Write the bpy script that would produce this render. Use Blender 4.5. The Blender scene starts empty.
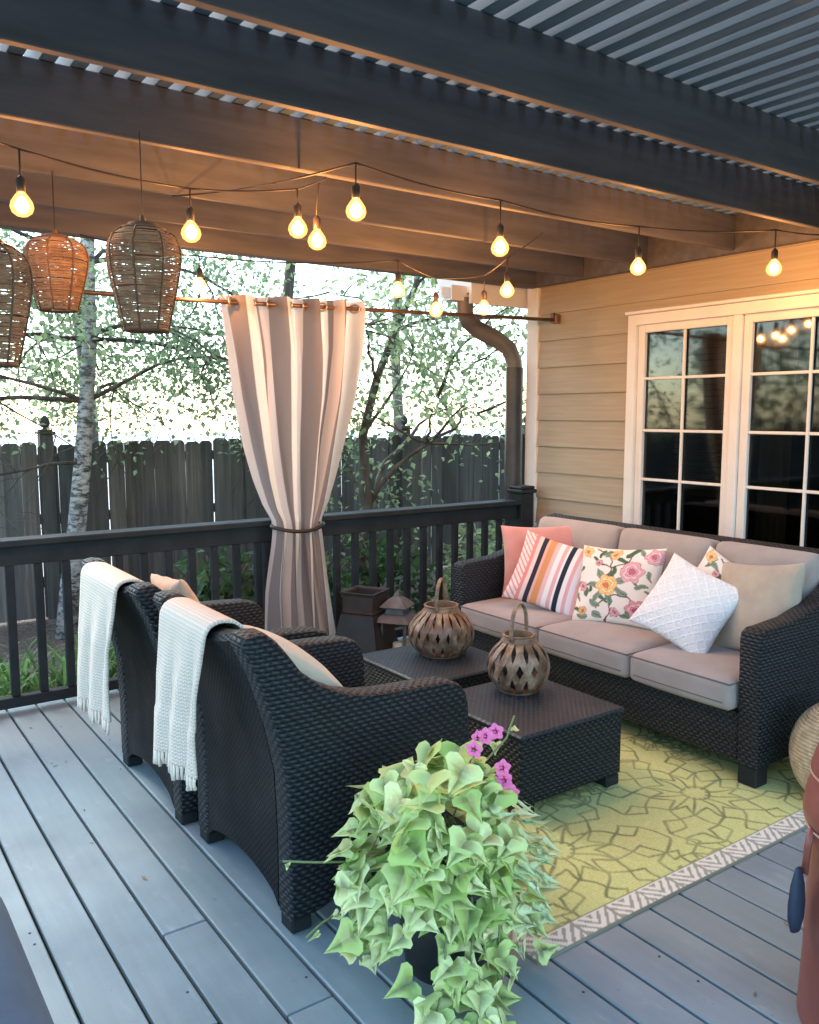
import bpy, math, random
import numpy as np
from mathutils import Vector, Matrix, Euler
random.seed(7); np.random.seed(7)
PI = math.pi; R_ = math.radians
scene = bpy.context.scene
COL = scene.collection

# ---------------------------------------------------------------- helpers
class MB:
    """collects shapes into one mesh"""
    def __init__(s): s.v = []; s.f = []; s.c = None
    def add(s, vs, fs):
        o = len(s.v); s.v += [tuple(p) for p in vs]; s.f += [tuple(i + o for i in f) for f in fs]
    def box(s, x0, x1, y0, y1, z0, z1, b=0.0, M=None):
        if b <= 0:
            vs = [(x, y, z) for x in (x0, x1) for y in (y0, y1) for z in (z0, z1)]
            fs = [(0, 1, 3, 2), (4, 6, 7, 5), (0, 4, 5, 1), (2, 3, 7, 6), (0, 2, 6, 4), (1, 5, 7, 3)]
        else:
            vs = []; idx = {}
            for i, x in enumerate((x0, x1)):
                for j, y in enumerate((y0, y1)):
                    for k, z in enumerate((z0, z1)):
                        sx = b if i == 0 else -b; sy = b if j == 0 else -b; sz = b if k == 0 else -b
                        idx[(i, j, k)] = len(vs)
                        vs += [(x, y + sy, z + sz), (x + sx, y, z + sz), (x + sx, y + sy, z)]
            def g(i, j, k, a): return idx[(i, j, k)] + a
            fs = []
            fs.append((g(0,0,0,0), g(0,0,1,0), g(0,1,1,0), g(0,1,0,0))); fs.append((g(1,0,0,0), g(1,1,0,0), g(1,1,1,0), g(1,0,1,0)))
            fs.append((g(0,0,0,1), g(1,0,0,1), g(1,0,1,1), g(0,0,1,1))); fs.append((g(0,1,0,1), g(0,1,1,1), g(1,1,1,1), g(1,1,0,1)))
            fs.append((g(0,0,0,2), g(0,1,0,2), g(1,1,0,2), g(1,0,0,2))); fs.append((g(0,0,1,2), g(1,0,1,2), g(1,1,1,2), g(0,1,1,2)))
            for j in (0, 1):
                for k in (0, 1): fs.append((g(0,j,k,1), g(1,j,k,1), g(1,j,k,2), g(0,j,k,2)))
            for i in (0, 1):
                for k in (0, 1): fs.append((g(i,0,k,0), g(i,1,k,0), g(i,1,k,2), g(i,0,k,2)))
            for i in (0, 1):
                for j in (0, 1): fs.append((g(i,j,0,0), g(i,j,1,0), g(i,j,1,1), g(i,j,0,1)))
            for i in (0, 1):
                for j in (0, 1):
                    for k in (0, 1): fs.append((g(i,j,k,0), g(i,j,k,1), g(i,j,k,2)))
        if M is not None: vs = [M @ Vector(p) for p in vs]
        s.add(vs, fs); return s
    def tube(s, pts, r, n=8, closed=False, cap=True, flat=1.0, up=None):
        pts = [Vector(p) for p in pts]; m = len(pts)
        rs = r if isinstance(r, (list, tuple)) else [r] * m
        vs = []; prev = None
        for i, p in enumerate(pts):
            a = pts[(i - 1) % m] if (closed or i > 0) else pts[i]
            b = pts[(i + 1) % m] if (closed or i < m - 1) else pts[i]
            t = (b - a); t = t.normalized() if t.length > 1e-9 else Vector((0, 0, 1))
            if up is not None: u = Vector(up)
            elif prev is None: u = Vector((0, 0, 1)) if abs(t.z) < .9 else Vector((1, 0, 0))
            else: u = prev
            u = u - t * u.dot(t); u = u.normalized() if u.length > 1e-6 else t.orthogonal().normalized(); prev = u
            w = t.cross(u)
            for k in range(n):
                an = 2 * PI * k / n
                vs.append(p + (u * math.cos(an) * flat + w * math.sin(an)) * rs[i])
        fs = []
        for i in range(m if closed else m - 1):
            for k in range(n):
                a = i * n + k; b = i * n + (k + 1) % n; c = ((i + 1) % m) * n + (k + 1) % n; d = ((i + 1) % m) * n + k
                fs.append((a, b, c, d))
        if cap and not closed:
            fs.append(tuple(range(n))[::-1]); fs.append(tuple((m - 1) * n + k for k in range(n)))
        s.add(vs, fs); return s
    def lathe(s, prof, n=32, c=(0, 0, 0), closed_bottom=True, closed_top=False):
        vs = []; fs = []
        for (r, z) in prof:
            for k in range(n):
                a = 2 * PI * k / n; vs.append((c[0] + r * math.cos(a), c[1] + r * math.sin(a), c[2] + z))
        for i in range(len(prof) - 1):
            for k in range(n):
                fs.append((i*n+k, i*n+(k+1)%n, (i+1)*n+(k+1)%n, (i+1)*n+k))
        if closed_bottom: fs.append(tuple(range(n))[::-1])
        if closed_top: fs.append(tuple((len(prof)-1)*n+k for k in range(n)))
        s.add(vs, fs); return s
    def prism(s, prof, y0, y1, b=0.012):
        """profile in XZ extruded along Y with bevelled rims"""
        n = len(prof); P = [Vector((p[0], p[1])) for p in prof]
        area = sum(P[i].x * P[(i+1) % n].y - P[(i+1) % n].x * P[i].y for i in range(n))
        sg = 1 if area > 0 else -1
        ins = []
        for i in range(n):
            a = (P[i] - P[i-1]).normalized(); c = (P[(i+1) % n] - P[i]).normalized()
            na = Vector((-a.y, a.x)) * sg; nc = Vector((-c.y, c.x)) * sg
            m = (na + nc); m = m.normalized() if m.length > 1e-6 else na
            k = 1 / max(.5, m.dot(na)); ins.append(P[i] + m * b * k)
        rings = [(ins, y0), ([P[i].lerp(ins[i], .3) for i in range(n)], y0 + b * .3), (P, y0 + b), (P, y1 - b),
                 ([P[i].lerp(ins[i], .3) for i in range(n)], y1 - b * .3), (ins, y1)]
        vs = [(p.x, y, p.y) for ring, y in rings for p in ring]; fs = []
        for r in range(len(rings) - 1):
            for i in range(n):
                fs.append((r*n+i, r*n+(i+1) % n, (r+1)*n+(i+1) % n, (r+1)*n+i))
        fs.append(tuple(range(n))[::-1]); fs.append(tuple((len(rings)-1)*n+i for i in range(n)))
        s.add(vs, fs); return s
    def grid(s, fn, nu, nv, wrap=False):
        vs = []; fs = []
        for j in range(nv + 1):
            for i in range(nu + (0 if wrap else 1)): vs.append(fn(i / nu, j / nv))
        W = nu if wrap else nu + 1
        for j in range(nv):
            for i in range(nu):
                a = j*W+i; b = j*W+(i+1) % W; fs.append((a, b, b+W, a+W))
        s.add(vs, fs); return s
    def build(s, name, mat, parent=None, smooth=False, colors=None, solid=0, fixn=True, autosmooth=None, org=None):
        ox = Vector((0, 0, 0)); q = parent
        while q is not None: ox = ox + q.location; q = q.parent
        if org is not None: ox = Vector(org)
        me = bpy.data.meshes.new(name); me.from_pydata([(v[0]-ox.x, v[1]-ox.y, v[2]-ox.z) for v in s.v], [], s.f); me.update()
        if fixn:
            import bmesh
            bm = bmesh.new(); bm.from_mesh(me); bmesh.ops.recalc_face_normals(bm, faces=bm.faces[:]); bm.to_mesh(me); bm.free()
        if len(me.polygons) < 60000: box_uv(me)
        if colors is not None:
            at = me.color_attributes.new('Col', 'FLOAT_COLOR', 'POINT')
            arr = np.ones((len(s.v), 4), dtype=np.float32); arr[:, :3] = colors; at.data.foreach_set('color', arr.ravel())
        if smooth or autosmooth:
            me.polygons.foreach_set('use_smooth', [True] * len(me.polygons))
        if autosmooth:
            try: me.set_sharp_from_angle(angle=R_(autosmooth))
            except Exception: pass
        if isinstance(mat, (list, tuple)):
            for m in mat: me.materials.append(m)
        else: me.materials.append(mat)
        o = bpy.data.objects.new(name, me); COL.objects.link(o)
        if parent is not None: o.parent = parent
        elif org is not None: o.location = org
        if solid:
            md = o.modifiers.new('thickness', 'SOLIDIFY'); md.thickness = solid; md.offset = 0
        return o

def box_uv(me):
    uv = me.uv_layers.new(name='UVMap').data
    co = np.empty(len(me.vertices) * 3); me.vertices.foreach_get('co', co); co = co.reshape(-1, 3)
    out = np.empty((len(me.loops), 2))
    for p in me.polygons:
        n = p.normal; ax = max(range(3), key=lambda i: abs(n[i]) * (1.0 if i != 2 else .85))
        for li, vi in zip(p.loop_indices, p.vertices):
            c = co[vi]
            out[li] = (c[1], c[2]) if ax == 0 else (c[0], c[2]) if ax == 1 else (c[1], c[0])
    uv.foreach_set('uv', out.ravel())

def root(name, label, cat, loc=(0, 0, 0), group=None):
    o = bpy.data.objects.new(name, None); COL.objects.link(o); o.location = loc; o.empty_display_size = .1
    o['label'] = label; o['category'] = cat
    if group: o['group'] = group
    return o
def tag(o, label, cat, group=None):
    o['label'] = label; o['category'] = cat
    if group: o['group'] = group
    return o
def setting(o, kind='structure'): o['kind'] = kind; return o
def copy_tree(o, parent=None):
    c = o.copy(); COL.objects.link(c)
    if parent is not None: c.parent = parent
    for ch in list(o.children):
        if ch.name in COL.objects: copy_tree(ch, c)
    return c

# ---------------------------------------------------------------- materials
def mat(name, col=(.5, .5, .5), rough=.6, spec=.5, metal=0, fn=None, **kw):
    m = bpy.data.materials.new(name); m.use_nodes = True
    nt = m.node_tree; b = nt.nodes['Principled BSDF']
    b.inputs['Base Color'].default_value = (*col, 1); b.inputs['Roughness'].default_value = rough
    b.inputs['Specular IOR Level'].default_value = spec; b.inputs['Metallic'].default_value = metal
    for k, v in kw.items(): b.inputs[k].default_value = v
    if fn: fn(N(nt), b)
    return m
class N:
    def __init__(s, nt): s.nt = nt; s.l = nt.links
    def n(s, t, **k):
        o = s.nt.nodes.new(t)
        for a, b in k.items(): setattr(o, a, b)
        return o
    def link(s, a, b): s.l.new(a, b)
    def m(s, op, a, b=None, c=None):
        o = s.n('ShaderNodeMath', operation=op)
        for i, x in enumerate((a, b, c)):
            if x is None: continue
            if isinstance(x, (int, float)): o.inputs[i].default_value = x
            else: s.link(x, o.inputs[i])
        return o.outputs[0]
    def coord(s, kind='Object'): return s.n('ShaderNodeTexCoord').outputs[kind]
    def mapping(s, v, sc=(1, 1, 1)):
        o = s.n('ShaderNodeMapping'); o.inputs['Scale'].default_value = sc; s.link(v, o.inputs[0]); return o.outputs[0]
    def noise(s, v, scale=5, detail=4, rough=.55, out='Fac'):
        o = s.n('ShaderNodeTexNoise'); o.inputs['Scale'].default_value = scale; o.inputs['Detail'].default_value = detail
        o.inputs['Roughness'].default_value = rough; s.link(v, o.inputs['Vector']); return o.outputs[out]
    def ramp(s, f, stops):
        o = s.n('ShaderNodeValToRGB'); e = o.color_ramp.elements
        while len(e) < len(stops): e.new(.5)
        for i, (p, c) in enumerate(stops):
            e[i].position = p; e[i].color = (*c, 1) if len(c) == 3 else c
        s.link(f, o.inputs[0]); return o.outputs[0]
    def mix(s, f, a, b, mode='MIX'):
        o = s.n('ShaderNodeMixRGB', blend_type=mode)
        for i, x in enumerate((f, a, b)):
            if isinstance(x, (int, float)): o.inputs[i].default_value = x
            elif isinstance(x, tuple): o.inputs[i].default_value = (*x, 1)
            else: s.link(x, o.inputs[i])
        return o.outputs[0]
    def bump(s, b, h, st=.5, d=.01):
        o = s.n('ShaderNodeBump'); o.inputs['Strength'].default_value = st; o.inputs['Distance'].default_value = d
        s.link(h, o.inputs['Height']); s.link(o.outputs[0], b.inputs['Normal'])
    def sep(s, v):
        o = s.n('ShaderNodeSeparateXYZ'); s.link(v, o.inputs[0]); return o.outputs
    def attr(s, name='Col'):
        o = s.n('ShaderNodeAttribute'); o.attribute_name = name; return o.outputs['Color']

def two(c1, c2, scale=4, sc=(1, 1, 1), bump=0, bs=60, coord='Object', d=.003, lo=.35, hi=.65, detail=5, rr=None):
    def fn(n, b):
        v = n.mapping(n.coord(coord), sc)
        f = n.noise(v, scale, detail); c = n.ramp(f, [(lo, c1), (hi, c2)])
        n.link(c, b.inputs['Base Color'])
        if rr:
            r = n.ramp(n.noise(v, scale * 2.3, 3), [(.3, (rr[0],) * 3), (.7, (rr[1],) * 3)]); n.link(r, b.inputs['Roughness'])
        if bump: n.bump(b, n.noise(v, bs, 3), bump, d)
    return fn

def wicker_fn(row=.015, per=.032, dark=(.0025, .005, .007), lite=(.024, .036, .046), d=.007, st=.9):
    def fn(n, b):
        s = n.sep(n.n('ShaderNodeUVMap').outputs[0])
        u, v = s[0], s[1]
        wob = n.noise(n.coord('Object'), 14, 2)
        v = n.m('ADD', v, n.m('MULTIPLY', wob, .006))
        vr = n.m('DIVIDE', v, row); fl = n.m('FLOOR', vr); fr = n.m('FRACT', vr)
        e = n.m('SUBTRACT', n.m('MULTIPLY', fr, 2), 1); prof = n.m('SUBTRACT', 1, n.m('POWER', n.m('ABSOLUTE', e), 2.2))
        ph = n.m('MULTIPLY', n.m('ADD', n.m('DIVIDE', u, per / 2), fl), PI)
        a = n.m('ADD', n.m('MULTIPLY', n.m('SINE', ph), .42), .58)
        h = n.m('MULTIPLY', prof, a)
        rn = n.n('ShaderNodeTexWhiteNoise', noise_dimensions='1D'); n.link(fl, rn.inputs['W'])
        f = n.m('MULTIPLY', h, n.m('ADD', n.m('MULTIPLY', rn.outputs[0], .35), .75))
        n.link(n.ramp(f, [(.12, dark), (.8, lite)]), b.inputs['Base Color'])
        fz = n.noise(n.coord('Object'), 3.5, 3); n.link(n.ramp(fz, [(.3, (.40,) * 3), (.7, (.60,) * 3)]), b.inputs['Roughness'])
        n.bump(b, n.m('ADD', h, n.m('MULTIPLY', rn.outputs[0], .25)), st, d)
    return fn
M = {}
M['wicker'] = mat('dark wicker', rough=.48, spec=.33, fn=wicker_fn())
M['wicker_fine'] = mat('dark wicker fine', rough=.6, spec=.16, fn=wicker_fn(.0115, .024, (.002,.004,.006), (.006,.010,.013), .003, .6))
M['foot'] = mat('dark plastic foot', (.014, .018, .022), .6, .3)
def fabric(c, sc=900, st=.4, vary=.08):
    def fn(n, b):
        v = n.coord('Object'); f = n.noise(v, 7, 4)
        lo = tuple(x * (1 - vary) for x in c); hi = tuple(min(1, x * (1 + vary)) for x in c)
        n.link(n.ramp(f, [(.3, lo), (.7, hi)]), b.inputs['Base Color'])
        h = n.m('ADD', n.m('MULTIPLY', n.noise(v, sc, 2), .3), n.m('MULTIPLY', n.noise(v, 9, 3), 1.0)); n.bump(b, h, st, .012)
        b.inputs['Sheen Weight'].default_value = .25
    return fn
M['cushion'] = mat('taupe cushion fabric', rough=.9, spec=.2, fn=fabric((.345, .305, .28), st=.5))
M['piping'] = mat('dark taupe piping', (.14, .115, .11), .9)
M['pink'] = mat('coral pink cotton', rough=.9, spec=.2, fn=fabric((.56, .27, .245)))
M['beige'] = mat('beige linen', rough=.9, spec=.2, fn=fabric((.42, .36, .28), vary=.15))
M['cream'] = mat('cream cotton', rough=.9, spec=.2, fn=fabric((.66, .58, .44)))
M['tanpillow'] = mat('tan linen', rough=.9, spec=.2, fn=fabric((.62, .42, .28)))
def colmat(name, st=.2, rough=.9, sc=900):
    def fn(n, b):
        n.link(n.attr(), b.inputs['Base Color']); v = n.coord('Object')
        n.bump(b, n.m('ADD', n.m('MULTIPLY', n.noise(v, sc, 2), .3), n.noise(v, 9, 3)), st, .01)
    return mat(name, rough=rough, spec=.2, fn=fn)
M['print'] = colmat('printed cotton')
M['rug'] = colmat('woven outdoor rug', .35, .9, 400)
def knit_fn(n, b):
    s = n.sep(n.n('ShaderNodeUVMap').outputs[0]); u, v = s[0], s[1]
    a = n.m('SINE', n.m('MULTIPLY', u, 2 * PI / .017)); vv = n.m('ADD', n.m('MULTIPLY', v, 2 * PI / .012), n.m('MULTIPLY', a, 1.2))
    h = n.m('ADD', n.m('MULTIPLY', n.m('SINE', vv), .5), n.m('MULTIPLY', n.m('ABSOLUTE', a), .8))
    n.link(n.ramp(h, [(0, (.62, .55, .46)), (.6, (.78, .71, .61))]), b.inputs['Base Color']); n.bump(b, h, .55, .003)
M['knit'] = mat('cream knitted wool', rough=.95, spec=.1, fn=knit_fn)
M['fringe'] = mat('cream wool fringe', (.77, .70, .60), .95, .1)
def macrame_fn(n, b):
    s = n.sep(n.n('ShaderNodeUVMap').outputs[0]); u, v = s[0], s[1]
    a = n.m('ABSOLUTE', n.m('SINE', n.m('MULTIPLY', n.m('ADD', u, v), PI / .055)))
    c = n.m('ABSOLUTE', n.m('SINE', n.m('MULTIPLY', n.m('SUBTRACT', u, v), PI / .055)))
    l = n.m('MINIMUM', a, c); ridge = n.m('SUBTRACT', 1, n.m('SMOOTH_MIN', n.m('MULTIPLY', l, 2.2), 1.0, .2))
    vo = n.n('ShaderNodeTexVoronoi'); vo.inputs['Scale'].default_value = 75; n.link(n.coord('Object'), vo.inputs['Vector'])
    h = n.m('ADD', n.m('MULTIPLY', ridge, .7), n.m('MULTIPLY', n.m('SUBTRACT', 1, vo.outputs['Distance']), .6))
    n.link(n.ramp(h, [(.3, (.74, .73, .71)), (.9, (.86, .86, .85))]), b.inputs['Base Color']); n.bump(b, h, .7, .006)
M['macrame'] = mat('white macrame cotton', rough=.95, spec=.1, fn=macrame_fn)

def deck_fn(n, b):
    v = n.coord('Object'); at = n.attr()
    st = n.noise(n.mapping(v, (26, 1.3, 26)), 1.0, 5)
    bl = n.noise(v, 1.7, 5)
    c = n.mix(n.m('MULTIPLY', st, .75), (.30, .375, .40), (.19, .25, .27))
    c = n.mix(n.ramp(bl, [(.42, (0, 0, 0)), (.66, (.6, .6, .6))]), c, (.15, .195, .215))
    c = n.mix(.8, c, at, 'MULTIPLY')
    sp = n.noise(v, 55, 2); c = n.mix(n.ramp(sp, [(.70, (0, 0, 0)), (.76, (.5, .5, .5))]), c, (.10, .11, .12))
    scuff = n.noise(n.mapping(v, (6, 2, 6)), 3.1, 6); c = n.mix(n.ramp(scuff, [(.62, (0, 0, 0)), (.72, (.35, .35, .35))]), c, (.38, .43, .44))
    n.link(c, b.inputs['Base Color'])
    n.link(n.ramp(bl, [(.3, (.42,) * 3), (.7, (.62,) * 3)]), b.inputs['Roughness'])
    n.bump(b, n.m('ADD', st, n.m('MULTIPLY', sp, .2)), .25, .004)
M['deck'] = mat('blue grey painted decking', spec=.45, fn=deck_fn)
M['nail'] = mat('dark nail hole', (.03, .03, .035), .7)
M['rail'] = mat('near black stained rail', rough=.6, spec=.22, fn=two((.012, .017, .021), (.022, .028, .033), 6, (1, 1, 1), .2, 40))
M['pergola'] = mat('dark brown stained timber', rough=.6, spec=.4, fn=two((.085, .082, .086), (.125, .118, .120), 2.0, (1, 9, 9), .12, 22, d=.002))
M['slat'] = mat('dark stained slat timber', rough=.6, spec=.4, fn=two((.11, .155, .19), (.16, .21, .25), 2.0, (9, 1, 9), .12, 22, d=.002))
M['siding'] = mat('tan painted siding', rough=.65, spec=.35, fn=two((.36, .295, .205), (.41, .34, .245), 2, (6, 1, 30), .25, 12, d=.0015))
M['trim'] = mat('white painted trim', rough=.5, fn=two((.72, .69, .64), (.78, .75, .71), 3, (1, 1, 1), .1, 20, d=.001))
M['gutter'] = mat('pale painted gutter', rough=.5, fn=two((.62, .60, .57), (.7, .68, .65), 4))
M['downspout'] = mat('grey brown downspout', rough=.45, fn=two((.022, .025, .028), (.04, .043, .046), 5, (2, 2, 1)))
M['inside'] = mat('dark interior wall', (.10, .085, .075), .9)
M['insidecurtain'] = mat('interior curtain', rough=.9, fn=fabric((.42, .36, .30)))
def glass_fn():
    m = bpy.data.materials.new('window glass'); m.use_nodes = True; nt = m.node_tree; nt.nodes.clear(); n = N(nt)
    o = n.n('ShaderNodeOutputMaterial'); g = n.n('ShaderNodeBsdfGlossy'); g.inputs['Roughness'].default_value = .045
    t = n.n('ShaderNodeBsdfTransparent'); t.inputs[0].default_value = (.45, .47, .45, 1)
    fr = n.n('ShaderNodeFresnel'); fr.inputs[0].default_value = 1.52
    f = n.m('MULTIPLY', fr.outputs[0], 1.1)
    bp = n.n('ShaderNodeBump'); bp.inputs['Strength'].default_value = .08; bp.inputs['Distance'].default_value = .004
    n.link(n.noise(n.coord('Object'), 2.2, 1), bp.inputs['Height']); n.link(bp.outputs[0], g.inputs['Normal'])
    x = n.n('ShaderNodeMixShader'); n.link(f, x.inputs[0]); n.link(t.outputs[0], x.inputs[1]); n.link(g.outputs[0], x.inputs[2]); n.link(x.outputs[0], o.inputs[0])
    return m
M['glass'] = glass_fn()
def fence_fn(n, b):
    v = n.coord('Object'); at = n.attr()
    st = n.noise(n.mapping(v, (30, 30, 1.2)), 1, 6); bl = n.noise(v, 1.1, 4)
    c = n.ramp(st, [(.25, (.07, .070, .065)), (.55, (.14, .138, .128)), (.8, (.22, .218, .20))])
    c = n.mix(n.ramp(bl, [(.4, (0, 0, 0)), (.7, (.5,) * 3)]), c, (.05, .055, .05)); c = n.mix(1, c, at, 'MULTIPLY')
    n.link(c, b.inputs['Base Color']); n.bump(b, st, .5, .006)
M['fence'] = mat('weathered grey fence wood', rough=.85, fn=fence_fn)
M['mulch'] = mat('bark mulch', rough=.95, fn=two((.10, .06, .045), (.30, .22, .18), 28, bump=1, bs=45, d=.03, lo=.3, hi=.7))
M['lawn'] = mat('soil and lawn', rough=.95, fn=two((.035, .06, .02), (.07, .12, .035), 9, bump=1, bs=60, d=.03))
def bark_birch(n, b):
    v = n.coord('Object'); f = n.noise(n.mapping(v, (5, 5, 13)), 2.0, 8, .72); g = n.noise(v, 3, 3)
    c = n.ramp(f, [(.43, (.04, .036, .032)), (.53, (.45, .45, .42)), (.7, (.70, .70, .66))])
    n.link(n.mix(n.ramp(g, [(.4, (0, 0, 0)), (.7, (.4,) * 3)]), c, (.35, .36, .33)), b.inputs['Base Color']); n.bump(b, f, .5, .01)
M['birch'] = mat('white birch bark', rough=.8, fn=bark_birch)
M['bark'] = mat('grey brown bark', rough=.9, fn=two((.05, .04, .03), (.13, .11, .09), 9, (1, 1, .3), .6, 30, d=.01))
def leafmat(name, c1, c2, tr=.45, rough=.5, vein=0.0):
    m = bpy.data.materials.new(name); m.use_nodes = True; nt = m.node_tree; n = N(nt); b = nt.nodes['Principled BSDF']
    at = n.attr(); s = n.sep(at)
    c = n.mix(s[0], c1, c2); c = n.mix(n.m('MULTIPLY', n.m('POWER', s[1], 6), vein), c, (.85, .92, .62)); n.link(c, b.inputs['Base Color']); b.inputs['Roughness'].default_value = rough; b.inputs['Specular IOR Level'].default_value = .35
    t = n.n('ShaderNodeBsdfTranslucent'); n.link(n.mix(.25, c, (1, 1, .6), 'OVERLAY'), t.inputs[0])
    x = n.n('ShaderNodeMixShader'); x.inputs[0].default_value = tr
    o = nt.nodes['Material Output']; n.link(b.outputs[0], x.inputs[1]); n.link(t.outputs[0], x.inputs[2]); n.link(x.outputs[0], o.inputs[0])
    return m
M['leaf_birch'] = leafmat('birch leaves', (.14, .23, .13), (.38, .48, .33), .55)
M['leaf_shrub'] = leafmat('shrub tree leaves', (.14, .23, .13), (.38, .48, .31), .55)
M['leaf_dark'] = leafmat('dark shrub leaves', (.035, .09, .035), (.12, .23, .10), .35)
M['leaf_far'] = leafmat('far tree leaves', (.15, .23, .12), (.38, .46, .29), .55)
M['leaf_strap'] = leafmat('strappy lily leaves', (.10, .22, .07), (.28, .46, .18), .4)
M['leaf_vine'] = leafmat('pale lime vine leaves', (.44, .66, .18), (.88, .96, .50), .2, .55, .55)
M['leaf_pale'] = leafmat('frosted pale leaves', (.52, .72, .34), (.80, .92, .58), .25, .65, .3)
M['stem'] = mat('green stem', (.16, .22, .09), .6)
M['petal'] = mat('magenta petal', (.88, .20, .44), .6, fn=None)
M['petal_y'] = mat('yellow petal', (.85, .55, .04), .6)
M['pot'] = mat('dark grey pot', rough=.5, fn=two((.02, .023, .027), (.04, .044, .05), 8))
M['soil'] = mat('potting soil', (.03, .02, .015), .95)
def bamboo_fn(n, b):
    v = n.coord('Object'); f = n.noise(v, 16, 4); g = n.noise(v, 70, 2)
    c = n.ramp(f, [(.36, (.085, .05, .03)), (.52, (.21, .14, .09)), (.68, (.42, .31, .20))])
    n.link(n.mix(n.m('MULTIPLY', g, .4), c, (.14, .08, .04)), b.inputs['Base Color'])
M['bamboo'] = mat('woven bamboo strip', rough=.45, fn=bamboo_fn)
M['bamboo_dark'] = mat('dark bamboo band', rough=.5, fn=two((.10, .055, .03), (.26, .16, .09), 22))
M['rattan'] = mat('brown rattan wire', rough=.6, fn=two((.24, .145, .09), (.40, .25, .155), 18))
M['rattan_dark'] = mat('dark rattan rib', (.10, .055, .03), .6)
M['rope'] = mat('pale seagrass rope', rough=.85, fn=two((.42, .31, .17), (.62, .49, .31), 30, bump=.4, bs=120))
M['black_metal'] = mat('black metal', rough=.5, spec=.5, fn=two((.008, .008, .009), (.02, .018, .018), 9))
M['rust_metal'] = mat('dark bronze metal', rough=.55, fn=two((.018, .014, .013), (.04, .028, .024), 12))
M['grey_metal'] = mat('aged grey metal', rough=.55, fn=two((.06, .062, .066), (.12, .12, .122), 12))
M['candle'] = mat('ivory candle wax', (.7, .66, .55), .5)
M['red'] = mat('reddish brown leather', rough=.38, spec=.5, fn=two((.20, .058, .045), (.27, .085, .065), 5, bump=.12, bs=90, d=.002))
M['seam'] = mat('pale seam cord', (.42, .26, .20), .7)
M['navy'] = mat('navy blue cloth', rough=.8, fn=fabric((.008, .04, .085), vary=.3))
M['navy_dark'] = mat('dark navy cloth', (.015, .03, .06), .6)
M['cable'] = mat('black rubber cable', (.03, .022, .02), .5)
M['copper'] = mat('aged bronze rod', rough=.4, metal=.6, fn=two((.16, .09, .06), (.26, .15, .10), 10))
M['nickel'] = mat('brushed grommet metal', (.55, .45, .38), .35, metal=.9)
BULB = .8
def bulbmat(name='lit warm bulb glass', col=(1, .36, .10, 1), st=.75, mixf=.5):
    """glowing glass: half clear so that the lamp inside lights the place"""
    m = bpy.data.materials.new(name); m.use_nodes = True; nt = m.node_tree; nt.nodes.clear(); n = N(nt)
    o = n.n('ShaderNodeOutputMaterial'); e = n.n('ShaderNodeEmission'); e.inputs[0].default_value = col; e.inputs[1].default_value = st
    t = n.n('ShaderNodeBsdfTransparent'); x = n.n('ShaderNodeMixShader'); x.inputs[0].default_value = mixf
    n.link(t.outputs[0], x.inputs[1]); n.link(e.outputs[0], x.inputs[2]); n.link(x.outputs[0], o.inputs[0]); return m
M['bulb'] = bulbmat()
M['filament'] = bulbmat('glowing filament', (1, .62, .28, 1), 16.0, .7)
def curtain_mat():
    m = bpy.data.materials.new('striped outdoor voile'); m.use_nodes = True; nt = m.node_tree; n = N(nt); b = nt.nodes['Principled BSDF']
    c = n.attr(); v = n.coord('Object'); w = n.noise(n.mapping(v, (40, 40, 2)), 3, 3)
    c = n.mix(n.m('MULTIPLY', w, .18), c, (.35, .28, .26)); n.link(c, b.inputs['Base Color']); b.inputs['Roughness'].default_value = .85
    b.inputs['Specular IOR Level'].default_value = .15
    t = n.n('ShaderNodeBsdfTranslucent'); n.link(c, t.inputs[0]); x = n.n('ShaderNodeMixShader'); x.inputs[0].default_value = .45
    o = nt.nodes['Material Output']; n.link(b.outputs[0], x.inputs[1]); n.link(t.outputs[0], x.inputs[2]); n.link(x.outputs[0], o.inputs[0])
    return m
M['curtain'] = curtain_mat()
M['litter'] = mat('dry leaf', (.20, .15, .09), .8)
M['elbow'] = mat('grey brown elbow', rough=.45, fn=two((.10, .092, .088), (.15, .135, .128), 5))
# ================================================================ THE SETTING
WX = 4.68      # plane of the house wall
RY = 4.86      # line of the back railing
# deck: painted boards running along Y, real gaps, butt joints
mb = MB(); cols = []
x = -3.0 + .045; k = 0; rnd = random.Random(3)
x = .045 - .15 * 20
while x < WX - .02:
    x0, x1 = x + .0055, min(x + .1445, WX - .004)
    cuts = [-3.2]; y = -3.2 + rnd.uniform(.6, 4.4)
    while y < 4.3: cuts.append(y); y += rnd.uniform(3.4, 4.9)
    cuts.append(4.93)
    for a, b_ in zip(cuts[:-1], cuts[1:]):
        n0 = len(mb.v); mb.box(x0, x1, a + .0015, b_ - .0015, -.028 + rnd.uniform(-.0008, .0008), rnd.uniform(-.0012, .0), b=.004)
        s_ = rnd.uniform(.84, 1.06); cols += [(s_ * .99, s_, s_ * rnd.uniform(.98, 1.02))] * (len(mb.v) - n0)
    x += .15; k += 1
deck = setting(mb.build('deck', M['deck'], colors=np.array(cols)))
mb = MB()
for _ in range(70):
    i = rnd.randrange(0, 32); xx = .045 + .15 * i + rnd.choice((.03, .12)); yy = rnd.uniform(.8, 4.7)
    mb.lathe([(.0045, 0), (.004, .0008)], 8, (xx, yy, .0002), closed_top=True)
mb.build('nail_holes', M['nail'], deck)
mb = MB(); mb.box(-3, WX, 4.935, 4.965, -.2, -.03); mb.build('rim_board', M['deck'], deck, colors=np.ones((8, 3)) * .8)
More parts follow.
